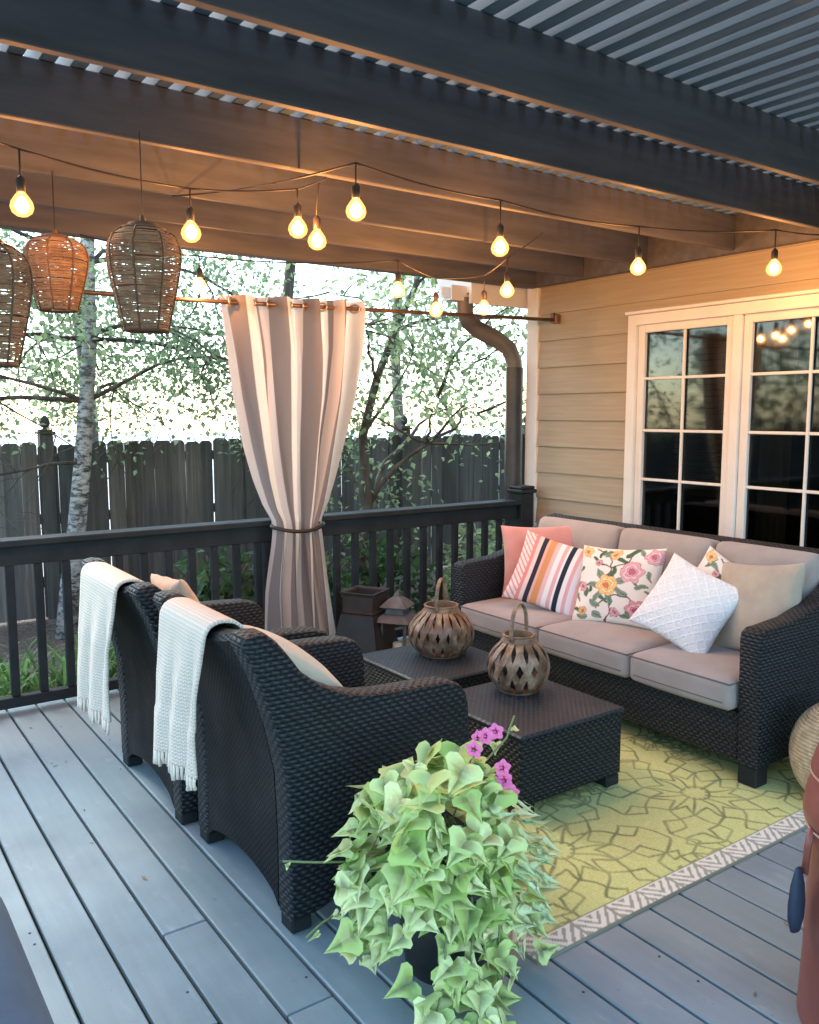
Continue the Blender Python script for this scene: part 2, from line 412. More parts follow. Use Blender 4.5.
# ground: one sheet with gentle unevenness, mulch bed on top
def ground_z(x, y): return -.22 + .03 * math.sin(x * 1.3) * math.cos(y * 1.1)
mb = MB(); mb.grid(lambda u, v: ((u - .5) * 160, (v - .5) * 160, -.27), 40, 40); setting(mb.build('ground', M['lawn']))
mb = MB(); mb.grid(lambda u, v: (-9 + u * 27, 5.0 + v * 4.5, ground_z(-9 + u * 27, 5 + v * 4.5) + .01 * random.random()), 150, 30)
setting(mb.build('mulch_bed', M['mulch'], smooth=True))

mb = MB(); mb.grid(lambda u, v: (-70 + u * 140, 9.6 + v * 68, -.262), 30, 20)  # added pale sheet, burns out white above the fence in place of lawn
setting(mb.build('added_pale_sheet', mat('pale blown-out ground', rough=.9, fn=two((.56, .55, .52), (.66, .65, .62), .8, bump=.2, bs=30))))
# ---------------------------------------------------------------- house
house = root('house', 'tan lap-sided house wall with white patio doors on the right', 'house', (WX, 3.0, 0))
SID = [.150 + .2 * i - .2 for i in range(27)]
def siding(y0, y1, z0, z1):
    b = MB()
    for z in SID:
        a, c = max(z, z0), min(z + .2, z1)
        if c - a < .01: continue
        t0 = .022 - .018 * (a - z) / .2; t1 = .022 - .018 * (c - z) / .2
        vs = [(WX - t0, y0, a), (WX - t1, y0, c + .0), (WX + .03, y0, c), (WX + .03, y0, a)]
        vs += [(p[0], y1, p[2]) for p in vs]
        b.add(vs, [(0, 1, 2, 3), (7, 6, 5, 4), (0, 4, 5, 1), (1, 5, 6, 2), (2, 6, 7, 3), (3, 7, 4, 0)])
    return b
s1 = MB()
for a in ((3.958, RY, -.1, 5.2), (2.159, 3.958, 2.263, 5.2), (-6, 2.159, -.1, 5.2)):
    t = siding(*a); s1.add(t.v, t.f)
s1.build('siding', M['siding'], house)
mb = MB(); mb.box(WX - .035, WX + .03, RY, RY + .12, -.1, 5.2, b=.004); mb.box(WX + .031, WX + .13, RY + .075, RY + .12, -.1, 5.2, b=.004)
mb.build('corner_board', M['trim'], house)
mb = MB(); mb.box(WX + .03, WX + .10, -6, 2.2, -.2, 5.2); mb.box(WX + .03, WX + .10, 2.2, 4.0, 2.26, 5.2); mb.box(WX + .03, WX + .10, 4.0, RY + .07, -.2, 5.2)
mb.box(WX + .131, 9.5, RY + .04, RY + .10, -.2, 5.2); mb.box(9.4, 9.5, -6, RY, -.2, 5.2)
mb.box(WX + .101, 9.39, -6, -5.9, -.2, 5.2); mb.box(WX + .101, 9.39, -5.89, RY + .039, 5.1, 5.2); mb.box(WX + .101, 9.39, -5.89, RY + .039, -.2, -.02); mb.box(WX + .101, 9.39, -5.89, RY + .039, 2.5, 2.56)
mb.build('interior_wall', M['inside'], house)
mb = MB(); mb.box(WX - .6, 9.9, -6.3, RY + .5, 5.2, 5.35)
mb.grid(lambda u, v: (WX - .6 + v * 5.2 * 1.0, -6.3 + u * 11.66, 5.36 + (1 - abs(v - .5) * 2) * 1.8), 1, 8); mb.build('roof', M['downspout'], house)
# patio doors
door = MB()
def frame_box(b, y0, y1, z0, z1, w, x0, x1, bev=.003):
    b.box(x0, x1, y0, y0 + w, z0, z1, b=bev); b.box(x0, x1, y1 - w, y1, z0, z1, b=bev)
    b.box(x0, x1, y0 + w, y1 - w, z1 - w, z1, b=bev); b.box(x0, x1, y0 + w, y1 - w, z0, z0 + w, b=bev)
casing = MB(); frame_box(casing, 2.16, 3.957, .0, 2.262, .07, WX - .055, WX + .05)
casing.box(WX - .050, WX + .05, 3.090, 3.148, .07, 2.192, b=.003)
casing.box(WX - .07, WX - .0, 2.14, 3.975, 2.264, 2.285, b=.004)
pd = casing.build('door_casing', M['trim'], house)
for (y0, y1) in ((3.150, 3.886), (2.232, 3.088)):
    b = MB(); st = .055
    b.box(WX - .028, WX + .02, y0, y0 + st, .08, 2.195, b=.004); b.box(WX - .028, WX + .02, y1 - st, y1, .08, 2.195, b=.004)
    b.box(WX - .028, WX + .02, y0 + st, y1 - st, 2.14, 2.195, b=.004); b.box(WX - .028, WX + .02, y0 + st, y1 - st, .08, .19, b=.004)
    sash = b.build('door_sash', M['trim'], house)
    g0, g1 = y0 + st, y1 - st
    b = MB(); cy = (g0 + g1) / 2; b.box(WX - .022, WX - .005, cy - .009, cy + .009, .19, 2.14, b=.003)
    for z in (1.835, 1.487, 1.155, .82, .48):
        b.box(WX - .0215, WX - .0055, g0, cy - .009, z - .009, z + .009, b=.003); b.box(WX - .0215, WX - .0055, cy + .009, g1, z - .009, z + .009, b=.003)
    b.build('muntin_grid', M['trim'], sash)
    b = MB(); b.box(WX - .001, WX + .003, g0, g1, .19, 2.14); b.build('pane', M['glass'], sash)
# curtains hanging inside
for (y0, y1, nm) in ((2.9, 3.09, 0), (3.20, 3.36, 1)):
    b = MB(); b.grid(lambda u, v: (WX + .22 + .03 * math.sin(u * 2 * PI * 4), y0 + (y1 - y0) * u + .01 * math.sin(v * 5), .05 + v * 2.3), 40, 8)
    b.build('inner_curtain', M['insidecurtain'], house, smooth=True, solid=.004)
b = MB()
for i in range(26): b.box(6.2, 6.235, 4.1, 4.75, .9 + i * .05, .942 + i * .05)
b.build('reflected_shutter', M['trim'], house)  # louvres added inside to stand for shutters reflected in the glass
# gutter, fascia and downspout round the corner
b = MB(); b.box(4.12, 6.0, 5.02, 5.42, 2.72, 2.74); b.box(4.12, 6.0, 5.02, 5.05, 2.42, 2.719); b.box(4.12, 4.15, 5.051, 5.42, 2.50, 2.719)
b.build('eave', M['trim'], house)
b = MB(); prof = [(0, 0), (.09, 0), (.13, .04), (.13, .11), (.12, .11), (.12, .045), (.085, .01), (.01, .01), (.01, .11), (0, .11)]
b.prism([(-p[0] * 0 + 5.08 + p[0], 2.44 + p[1]) for p in prof], 3.98, 6.0, b=.001)
b.v = [(v[1], v[0], v[2]) for v in b.v]; b.build('gutter', M['gutter'], house)
def rrtube(b, pts, w, d):
    b.tube(pts, [w / 2 * 1.25] * len(pts), n=8, flat=d / w, up=(0, 1, 0))
b = MB(); rrtube(b, [(4.14, 5.12, 2.47), (4.14, 5.12, 2.36), (4.17, 5.12, 2.30), (4.26, 5.11, 2.24), (4.42, 5.06, 2.165), (4.52, 5.04, 2.10), (4.565, 5.03, 2.0), (4.57, 5.03, 1.93)], .115, .085)
b.build('downspout_elbow', M['elbow'], house, autosmooth=50)
b = MB(); rrtube(b, [(4.57, 5.03, 1.96), (4.57, 5.03, -.2)], .125, .095); b.build('downspout', M['downspout'], house, autosmooth=50)
b = MB(); b.tube([(4.655, 4.55, 2.50), (4.655, 4.55, 2.42), (4.648, 4.55, 2.32)], .004, 6); b.tube([(4.64, 4.55, 2.50), (4.655, 4.53, 2.47), (4.65, 4.55, 2.44)], .006, 6)

# ---------------------------------------------------------------- railing
rail = root('deck_railing', 'near black wooden railing along the back edge of the deck', 'railing', (2, RY, 0))
b = MB(); b.box(-1.6, 4.44, RY - .075, RY + .075, .905, .94, b=.006); b.build('top_rail', M['rail'], rail)
b = MB(); b.box(-1.6, 4.44, RY - .022, RY + .022, .80, .904, b=.003); b.build('under_rail', M['rail'], rail)
b = MB(); b.box(-1.6, 4.44, RY - .03, RY + .03, .028, .085, b=.004); b.build('bottom_rail', M['rail'], rail)
xs = .836 - .1435 * 16
while xs < 4.40:
    if not (abs(xs - 2.36) < .06):
        b = MB(); b.box(xs - .021, xs + .021, RY - .02, RY + .02, .086, .799, b=.004); b.build('baluster', M['rail'], rail)
    xs += .1435
for px in (-1.65, 2.36):
    b = MB(); b.box(px - .045, px + .045, RY - .021, RY + .045, .0, .80, b=.005); b.build('post', M['rail'], rail)
b = MB(); b.box(4.445, 4.575, RY - .065, RY + .065, 0, .99, b=.005); pst = b.build('newel_post', M['rail'], rail)
b = MB(); b.box(4.425, 4.595, RY - .085, RY + .085, .991, 1.02, b=.008); b.box(4.435, 4.585, RY - .075, RY + .075, 1.021, 1.045, b=.01); b.build('post_cap', M['rail'], pst)

# ---------------------------------------------------------------- pergola
perg = root('pergola', 'dark brown timber pergola roof of deep beams and close slats', 'pergola', (2, 3, 0))
BZ = 2.57
for y in (1.00, 2.03, 2.52, 3.14, 3.79, 4.35):
    b = MB(); b.box(-.9, 4.60, y, y + .038, BZ, BZ + .20, b=.004); b.build('beam', M['pergola'], perg)
b = MB(); b.box(-.9, 4.60, 4.84, 4.93, BZ - .02, BZ + .20, b=.005); b.build('beam', M['pergola'], perg)
b = MB(); b.box(4.601, 4.655, .93, 4.93, BZ - .015, BZ + .21, b=.004); b.build('ledger', M['pergola'], perg)
xs = -.85
while xs < 4.64:
    b = MB(); jit = random.uniform(-.003, .003); b.box(xs + jit, xs + jit + .052, .93, 5.02, BZ + .202, BZ + .290, b=.003); b.build('slat', M['slat'], perg); xs += .098
for (px, py) in ((-.75, 4.70), (-.75, 1.04)):
    b = MB(); b.box(px, px + .11, py, py + .11, 0, BZ - .022, b=.005); b.build('post', M['pergola'], perg)

# ---------------------------------------------------------------- fence
fence = root('fence', 'tall weathered grey board fence across the back of the garden', 'fence', (3, 8.05, -.25))
FY = 8.0
b = MB(); cols = []; xs = -9.0; rnd = random.Random(5)
while xs < 19:
    w = rnd.choice((.14, .14, .15, .165)); top = 1.345 + rnd.uniform(-.02, .02); g = rnd.choice((.002, .003, .006, .012)); dy = rnd.uniform(-.006, .006)
    tl = rnd.uniform(-.004, .004)
    n0 = len(b.v); x0, x1 = xs, xs + w - g; c = .028
    pf = [(x0, -.22), (x1, -.22), (x1 + tl, top - c), (x1 - c + tl, top), (x0 + c + tl, top), (x0 + tl, top - c)]
    b.prism(pf, FY + dy, FY + .02 + dy, b=.002)
    s_ = rnd.uniform(.65, 1.25); 
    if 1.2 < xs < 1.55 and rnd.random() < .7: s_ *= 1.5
    tint = rnd.uniform(-.05, .05); cols += [(s_ * (1 + tint), s_, s_ * (1 - tint))] * (len(b.v) - n0)
    xs += w
b.build('board_panel', M['fence'], fence, colors=np.array(cols))
b = MB()
for z in (.05, .62, 1.15): b.box(-9, 19, FY + .03, FY + .07, z, z + .09)
b.build('back_rail', M['fence'], fence, colors=np.ones((24, 3)))
for px in (-6.0, -4.1, -2.2, -.2, 1.73, 3.66, 5.6, 7.5, 9.4, 11.3, 13.2):
    b = MB(); b.box(px - .055, px + .055, FY - .035, FY + .075, -.25, 1.42, b=.004); p = b.build('post', M['fence'], fence, colors=np.ones((24, 3)) * .8)
    b = MB(); b.box(px - .075, px + .075, FY - .055, FY + .095, 1.421, 1.445, b=.005); b.box(px - .055, px + .055, FY - .035, FY + .075, 1.446, 1.462, b=.004)
    b.lathe([(.02, 1.462), (.018, 1.475), (.035, 1.485), (.045, 1.505), (.047, 1.53), (.038, 1.555), (.02, 1.575), (.006, 1.585)], 16, (px, FY + .02, 0), closed_top=True)
    b.build('acorn_finial', M['fence'], p, colors=np.ones((len(b.v), 3)) * .7, autosmooth=40)

# a few bits of leaf litter on the boards
rnd = random.Random(77)
for k in range(14):
    x, y = rnd.choice(((rnd.uniform(.3, 1.0), rnd.uniform(1.9, 4.6)), (rnd.uniform(1.6, 2.6), rnd.uniform(1.1, 1.6)))); a = rnd.uniform(0, 6.28); l = rnd.uniform(.008, .018)
    b = MB(); b.add([(x, y, .003), (x + l * math.cos(a) + .3 * l * math.sin(a), y + l * math.sin(a) - .3 * l * math.cos(a), .006), (x + 2 * l * math.cos(a), y + 2 * l * math.sin(a), .004), (x + l * math.cos(a) - .3 * l * math.sin(a), y + l * math.sin(a) + .3 * l * math.cos(a), .002)], [(0, 1, 2), (0, 2, 3)])
    tag(b.build('fallen_leaf', M['litter'], None, org=(x, y, .002), solid=.0008), 'tiny dry leaf lying on the grey deck boards', 'leaf', 'bits of dry leaf on the deck')
# ================================================================ FURNITURE
def rcushion(b, c, s, r=.03, puff=.0, n=10, M4=None, puffx=0):
    """rounded box cushion, c centre, s full size; puff domes the top/bottom, puffx the front/back"""
    hx, hy, hz = s[0] / 2, s[1] / 2, s[2] / 2
    vs = []; fs = []; idx = {}
    def vert(p):
        k = (round(p[0], 5), round(p[1], 5), round(p[2], 5))
        if k in idx: return idx[k]
        q = [p[0] * hx, p[1] * hy, p[2] * hz]; inn = [max(-h + r, min(h - r, a)) for a, h in zip(q, (hx, hy, hz))]
        d = Vector([a - i for a, i in zip(q, inn)])
        if d.length > 1e-9: d = d.normalized() * r
        o = Vector(inn) + d
        dome = (1 - p[0] ** 2) ** .6 * (1 - p[1] ** 2) ** .6 if abs(p[0]) < 1 and abs(p[1]) < 1 else 0
        o.z += p[2] * puff * dome
        domx = (1 - p[1] ** 2) ** .6 * (1 - p[2] ** 2) ** .6 if abs(p[2]) < 1 and abs(p[1]) < 1 else 0
        o.x += p[0] * puffx * domx
        o = o + Vector(c)
        if M4 is not None: o = M4 @ o
        idx[k] = len(vs); vs.append(o); return idx[k]
    ts = [-1 + 2 * i / n for i in range(n + 1)]
    # denser near edges
    ts = [math.copysign(1 - (1 - abs(t)) ** 1.5, t) if abs(t) < 1 else t for t in ts]
    for ax in range(3):
        for sg in (-1, 1):
            for i in range(n):
                for j in range(n):
                    q = []
                    for (a, c2) in ((ts[i], ts[j]), (ts[i + 1], ts[j]), (ts[i + 1], ts[j + 1]), (ts[i], ts[j + 1])):
                        p = [0, 0, 0]; p[ax] = sg; p[(ax + 1) % 3] = a; p[(ax + 2) % 3] = c2; q.append(vert(p))
                    if len(set(q)) == 4: fs.append(tuple(q) if sg > 0 else tuple(q[::-1]))
    b.add(vs, fs)
def loft(b, secs):
    n = len(secs[0]); vs = [p for s in secs for p in s]; fs = []
    for j in range(len(secs) - 1):
        for i in range(n): fs.append((j*n+i, j*n+(i+1) % n, (j+1)*n+(i+1) % n, (j+1)*n+i))
    fs.append(tuple(range(n))[::-1]); fs.append(tuple((len(secs)-1)*n+i for i in range(n)))
    b.add(vs, fs)

# ---------------------------------------------------------------- rug
RX0, RX1, RY0, RY1 = 1.64, 4.05, 1.67, 4.16
def rug():
    st = .006; nx = int((RX1 - RX0) / st); ny = int((RY1 - RY0) / st)
    X = np.linspace(RX0, RX1, nx + 1); Y = np.linspace(RY0, RY1, ny + 1); gx, gy = np.meshgrid(X, Y)
    rs = np.random.RandomState(4)
    wobx = .006 * np.sin(gx * 31 + gy * 17) + .004 * np.sin(gy * 53); woby = .006 * np.sin(gy * 29 - gx * 21)
    px = gx + wobx; py = gy + woby
    line = np.full(gx.shape, 9.0)
    def seg(ax, ay, bx, by):
        m = .03; i0 = np.searchsorted(X, min(ax, bx) - m); i1 = np.searchsorted(X, max(ax, bx) + m); j0 = np.searchsorted(Y, min(ay, by) - m); j1 = np.searchsorted(Y, max(ay, by) + m)
        if i1 <= i0 or j1 <= j0: return
        sx = px[j0:j1, i0:i1]; sy = py[j0:j1, i0:i1]; dx, dy = bx - ax, by - ay; L = dx * dx + dy * dy + 1e-9
        t = np.clip(((sx - ax) * dx + (sy - ay) * dy) / L, 0, 1); d = np.hypot(sx - ax - t * dx, sy - ay - t * dy)
        line[j0:j1, i0:i1] = np.minimum(line[j0:j1, i0:i1], d)
    def ros(cx, cy, R, n, rot=0):
        D = 2 * PI / n
        def P(r, a): return (cx + R * r * math.cos(a), cy + R * r * math.sin(a))
        def S(r1, a1, r2, a2): seg(*P(r1, a1), *P(r2, a2))
        for k in range(n):
            a = rot + k * D
            S(.12, a, .52, a + .03 * (-1) ** k); S(.15, a, .15, a + D)
            S(.52, a, .68, a + D / 2); S(.52, a + D, .68, a + D / 2)
            S(.68, a + D / 2, .80, a + D / 2 + D * .28); S(.68, a + D / 2, .80, a + D / 2 - D * .28)
            S(.80, a + D / 2 + D * .28, .98, a + D / 2); S(.80, a + D / 2 - D * .28, .98, a + D / 2)
            S(.34, a + D / 2, .52, a); S(.34, a + D / 2, .52, a + D)
            if k % 2 == 0: S(.98, a + D / 2, 1.12, a + D); S(.98, a + D * 1.5, 1.12, a + D)
    for i in range(4):
        for j in range(4):
            cx, cy = 2.157 + (i - 0) * .81, 2.10 + j * .81
            ros(cx, cy, .40, 12, .13); ros(cx + .405, cy + .405, .20, 8, .3); ros(cx - .405, cy - .405, .2, 8, .1)
    base = np.empty(gx.shape + (3,)); big = (np.sin(gx * 2.1 + 1) * np.sin(gy * 1.7) + 1) / 2
    base[:] = np.array((.66, .69, .28)); base = base * (1 - big[..., None] * .35) + np.array((.50, .57, .23)) * big[..., None] * .35
    base *= (1 + .06 * np.sin(gy * 2 * PI / .012))[..., None] * (1 + .05 * rs.randn(*gx.shape))[..., None]
    wear = .5 + .5 * np.sin(gx * 23 + 2 * np.sin(gy * 19)) * np.sin(gy * 27 + gx * 9)
    a = np.clip((.0072 - line) / .004, 0, 1) * (.55 + .45 * wear); base = base * (1 - a[..., None]) + np.array((.20, .23, .11)) * a[..., None]
    # border
    d = np.minimum(np.minimum(gx - RX0, RX1 - gx), np.minimum(gy - RY0, RY1 - gy)); ind = d < .095
    along = np.where(np.minimum(gx - RX0, RX1 - gx) < np.minimum(gy - RY0, RY1 - gy), gy, gx)
    t = (along % .155) / .155; v = d / .086
    tri = np.abs(t - .5) * 2
    pat = ((tri - v * .95 + 1.0) * 2.2) % 1.0
    ln = (np.abs(pat - .5) < .20) & (t > .07) & (v > .08) & (v < .92)
    ln |= (np.abs(t - .03) < .035)
    bc = np.where(ln[..., None], np.array((.36, .37, .31)), np.array((.80, .79, .69))); bc = np.where((d < .008)[..., None], np.array((.20, .22, .16)), bc)
    bc = np.where(((d > .086) & (d < .095))[..., None], np.array((.30, .31, .17)), bc)
    base = np.where(ind[..., None], bc, base)
    z = .0065 + .0012 * np.sin(gx * 5.1 + gy * 2) + .0006 * rs.rand(*gx.shape)
    edge = d < .004; z = np.where(edge, .001, z)
    vs = np.stack([gx, gy, z], -1).reshape(-1, 3); W = nx + 1
    ii, jj = np.meshgrid(np.arange(nx), np.arange(ny)); a0 = (jj * W + ii).ravel(); F = np.stack([a0, a0 + 1, a0 + W + 1, a0 + W], -1)
    m = MB(); m.v = vs.tolist(); m.f = F.tolist()
    return tag(m.build('rug', M['rug'], colors=base.reshape(-1, 3), smooth=True, fixn=False), 'olive yellow outdoor rug with star pattern and white border under the tables', 'rug')
rug()
FL = .007

# ---------------------------------------------------------------- armchairs
def make_chair():
    t = root('wicker_armchair', '', 'armchair')
    W = .78
    side = [(.012, .05), (.012, .3), (.004, .5), (-.03, .66), (-.085, .83), (-.135, .94), (-.125, .962), (-.09, .970), (-.055, .965), (-.02, .935), (.02, .885), (.06, .83), (.12, .782),
            (.2, .740), (.28, .718), (.36, .709), (.5, .703), (.61, .696), (.665, .68), (.695, .645), (.705, .60), (.715, .40), (.72, .05), (.62, .05), (.5, .085), (.36, .10), (.22, .085), (.1, .05)]
    for y0, y1 in ((0, .105), (W - .105, W)):
        b = MB(); b.prism(side, y0, y1, b=.016); b.build('side_panel', M['wicker'], t, autosmooth=40)
    b = MB(); secs = []
    for j in range(17):
        v = j / 16; y = .1055 + (W - .211) * v; dip = .035 * math.sin(PI * v) ** .7; ar = .07 * math.sin(PI * v) ** .5 if 0 < v < 1 else 0
        pf = [(.016, .05 + ar), (.016, .3), (.008, .5), (-.026, .66), (-.081, .83), (-.128, .935 - dip), (-.118, .957 - dip), (-.085, .965 - dip), (-.045, .955 - dip), (-.02, .92 - dip), (.03, .75), (.09, .5), (.11, .32), (.11, .05 + ar)]
        secs.append([(p[0], y, p[1]) for p in pf])
    loft(b, secs); b.build('back_panel', M['wicker_fine'], t, autosmooth=40)
    b = MB(); b.box(.111, .70, .106, W - .106, .06, .335, b=.01); b.build('seat_base', M['wicker'], t)
    b = MB(); rcushion(b, (.42, W / 2, .40), (.60, W - .22, .125), .035, .015); b.build('seat_cushion', M['cushion'], t, smooth=True)
    for x0, x1 in ((.015, .085), (.645, .715)):
        for y0, y1 in ((.012, .09), (W - .09, W - .012)):
            b = MB(); b.box(x0, x1, y0, y1, 0, .049, b=.006); b.build('leg', M['foot'], t)
    return t
chA = make_chair(); chB = copy_tree(chA)
chA.location = (1.108, 2.20, FL - .007); chB.location = (1.082, 3.075, 0)
G = 'dark wicker armchairs with throws'
chA['label'] = 'dark wicker armchair nearest the camera beside the leafy planter'; chA['group'] = G
chB['label'] = 'dark wicker armchair behind the near one, closest to the railing'; chB['group'] = G

def throw(label, ox, y0, y1, zend, seed, yb=.0):
    rnd = random.Random(seed)
    t = root('throw_blanket', label, 'blanket', (ox - .15, (y0 + y1) / 2, zend), 'cream throws over the chair backs')
    path = [(-.165, zend), (-.163, zend + .15), (-.158, .6), (-.152, .8), (-.15, .915), (-.14, .942), (-.115, .956), (-.085, .958), (-.05, .950), (-.02, .925), (.015, .86), (.06, .74), (.10, .60), (.13, .53)]
    # resample
    P = [Vector((p[0] + ox, p[1])) for p in path]; L = [0]
    for a, c in zip(P[:-1], P[1:]): L.append(L[-1] + (c - a).length)
    def at(s):
        s *= L[-1]
        for i in range(len(P) - 1):
            if s <= L[i + 1] or i == len(P) - 2:
                return P[i].lerp(P[i + 1], (s - L[i]) / (L[i + 1] - L[i]))
    def fn(u, v):
        p = at(v); y = y0 + (y1 - y0) * u; hang = max(0, 1 - v * 2.1)
        y += yb * hang * (1 if u > .5 else .6) + .008 * math.sin(v * 9 + u * 2)
        xx = p.x - (abs(.022 * math.sin(u * PI * 2.3 + 1 + v * 1.5)) + .006 * math.sin(u * 17 + v * 6)) * min(1, hang * 2.2)
        zz = p.y + (.03 * (1 - u) - .0) * hang + .004 * math.sin(u * 11) * hang
        return (xx, y, zz)
    b = MB(); b.grid(fn, 34, 70); b.build('knitted_cloth', M['knit'], t, smooth=True, solid=.011)
    b = MB()
    for k in range(26):
        u = (k + .5) / 26; p = fn(u, 0); dz = rnd.uniform(.035, .055); dy = rnd.uniform(-.008, .008)
        b.tube([(p[0], p[1], p[2] + .006), (p[0] - .003, p[1] + dy * .5, p[2] - dz * .5), (p[0] + rnd.uniform(-.006, .006), p[1] + dy, p[2] - dz)], [.0065, .0055, .007], 6)
    b.build('fringe', M['fringe'], t, smooth=True)
throw('cream knitted throw over the back of the chair nearest the camera', 1.113, 2.455, 2.845, .43, 1, .02)
throw('cream knitted throw over the back of the chair by the railing', 1.082, 3.28, 3.76, .37, 2, .02)

# ---------------------------------------------------------------- pillows
def pillow_mesh(w, h, t, n=56):
    vs = []; fs = []; uvs = []
    for sgn in (1, -1):
        o = len(vs)
        for j in range(n + 1):
            for i in range(n + 1):
                u = -1 + 2 * i / n; v = -1 + 2 * j / n
                d = ((1 - u * u) * (1 - v * v)) ** .5; th = t / 2 * (d ** .75)
                wr = .004 * math.sin(9 * u + 5 * v) * math.sin(7 * v - 3 * u) * (1 - d) + .0008 * math.sin(13 * (u + v)) * (1 - d) * (abs(u) + abs(v))
                y = w / 2 * u * (1 - .085 * (1 - v * v)); z = h / 2 * v * (1 - .085 * (1 - u * u))
                vs.append((-sgn * (th + (wr if 0 < d else 0)), y, z)); uvs.append((u, v))
        for j in range(n):
            for i in range(n):
                a = o + j * (n + 1) + i; q = (a, a + 1, a + n + 2, a + n + 1); fs.append(q if sgn < 0 else q[::-1])
    return vs, fs, np.array(uvs)
def pillow(name, label, mt, c, w, h, t, yaw, tilt, roll, colfn=None, group=None, n=56):
    vs, fs, uv = pillow_mesh(w, h, t, n)
    b = MB(); b.add(vs, fs); cols = colfn(uv) if colfn else None
    o = b.build(name, mt, None, smooth=True, colors=cols, fixn=False)
    import bmesh
    bm = bmesh.new(); bm.from_mesh(o.data); bmesh.ops.remove_doubles(bm, verts=bm.verts[:], dist=.0004); bm.to_mesh(o.data); bm.free()
    o.matrix_world = Matrix.Translation(c) @ Matrix.Rotation(R_(yaw), 4, 'Z') @ Matrix.Rotation(R_(tilt), 4, 'Y') @ Matrix.Rotation(R_(roll), 4, 'X')
    tag(o, label, 'pillow', group); return o
def stripes(uv):
    seq = [(.18, (.74, .62, .60)), (.05, (.66, .25, .22)), (.06, (.72, .55, .52)), (.07, (.03, .03, .045)), (.04, (.70, .40, .34)), (.09, (.62, .28, .12)), (.06, (.72, .46, .44)), (.07, (.80, .76, .74)), (.05, (.70, .40, .40)), (.03, (.8, .76, .74)),
           (.065, (.022, .03, .05)), (.06, (.8, .76, .74)), (.06, (.68, .38, .38)), (.07, (.70, .66, .72)), (.06, (.72, .46, .44)), (.12, (.66, .20, .15))]
    tot = sum(s[0] for s in seq); u = (1 - uv[:, 0]) / 2 * tot; out = np.zeros((len(u), 3)); acc = 0
    for w, c in seq: m = (u >= acc) & (u <= acc + w + 1e-3); out[m] = c; acc += w
    out[u > tot - .001] = seq[-1][1]
    m = (u < .18) & (np.abs(((uv[:, 1] * 6 + u * 12) % 1) - .5) < .18); out[m] = (.62, .25, .22)
    return out
def floral(seed):
    def fn(uv):
        rs = random.Random(seed); x, y = uv[:, 0], uv[:, 1]; out = np.ones((len(x), 3)) * np.array((.78, .73, .66))
        wx = x + .02 * np.sin(y * 23); wy = y + .02 * np.sin(x * 19)
        def put(m, c): out[m] = c
        # stems
        for (cx, cy, r, a0, a1) in ((.55, .45, .45, 1.5, 4.2), (-.2, -.9, .6, .4, 2.6), (.5, -.6, .5, 1.8, 4.0), (-.8, .2, .5, -1.2, .9), (.1, .95, .5, 3.3, 5.6)):
            d = np.abs(np.hypot(wx - cx, wy - cy) - r); an = np.mod(np.arctan2(wy - cy, wx - cx), 2 * PI); m = (d < .018) & (an > a0 % (2 * PI)) & (an < a1 % (2 * PI) + (2 * PI if a1 < a0 else 0)); put(m, (.16, .08, .08))
        def leaf(cx, cy, L, a, c):
            ca, sa = math.cos(a), math.sin(a); p = (wx - cx) * ca + (wy - cy) * sa; q = -(wx - cx) * sa + (wy - cy) * ca
            wv = .38 * L * np.sqrt(np.clip(1 - (p / L) ** 2, 0, 1)) * (1 - .4 * p / L); m = np.abs(q) < wv; put(m, c); put(m & (np.abs(q) < .012), tuple(v * .6 for v in c))
        def flower(cx, cy, R, c1, c2, c3, n=6):
            dx, dy = wx - cx, wy - cy; r = np.hypot(dx, dy); a = np.arctan2(dy, dx)
            for sc, c, ph in ((1, c1, 0), (.74, c2, .5), (.5, c1, 1.1), (.3, c3, .3)):
                rim = R * sc * (.82 + .18 * np.abs(np.cos(n / 2 * a + ph))); m = r < rim; f = .86 + .25 * (r[m] / (R * sc)); out[m] = np.clip(np.array(c)[None] * f[:, None], 0, 1); put((r < rim) & (r > rim - .018), tuple(v * .62 for v in c))
        gr = [(.10, .20, .13), (.16, .25, .18), (.22, .30, .22), (.09, .15, .09)]
        for _ in range(26): leaf(rs.uniform(-.95, .95), rs.uniform(-.95, .95), rs.uniform(.09, .2), rs.uniform(0, 6.28), rs.choice(gr))
        for a in range(7): leaf(.12 + .38 * math.cos(a * .9), -.05 + .36 * math.sin(a * .9), .2, a * .9, rs.choice(gr))
        pk = ((.70, .36, .38), (.80, .52, .52), (.55, .16, .22)); og = ((.80, .50, .20), (.85, .62, .30), (.70, .20, .10))
        flower(-.42, .33, .30, *pk); flower(-.85, .75, .22, *pk); flower(.15, -.05, .29, *og); flower(-.62, -.62, .26, (.62, .30, .33), (.75, .48, .48), (.45, .10, .15))
        flower(.80, -.1, .13, *pk); flower(.05, .80, .15, *og); flower(.72, -.72, .12, *og); flower(.45, .55, .1, *pk); flower(-.1, -.75, .13, *pk); flower(.8, .82, .16, *og)
        return out
    return fn
SZ = .465
pillow('coral_pillow', 'plain coral pink pillow in the far corner of the sofa', M['pink'], (3.64, 3.72, .70), .52, .46, .15, 42, 14, -3)
pillow('striped_pillow', 'white, pink, orange and black striped pillow on the sofa', M['print'], (3.49, 3.48, .665), .50, .43, .14, 32, 24, 14, stripes, n=150)
pillow('floral_pillow', 'white floral print pillow with an orange rose, middle of the sofa', M['print'], (3.56, 3.06, .665), .50, .45, .14, 12, 22, -4, floral(3), n=120)
pillow('floral_pillow', 'floral print pillow mostly hidden behind the white textured one', M['print'], (3.66, 2.49, .665), .42, .42, .13, 20, 18, 28, floral(8), n=110)
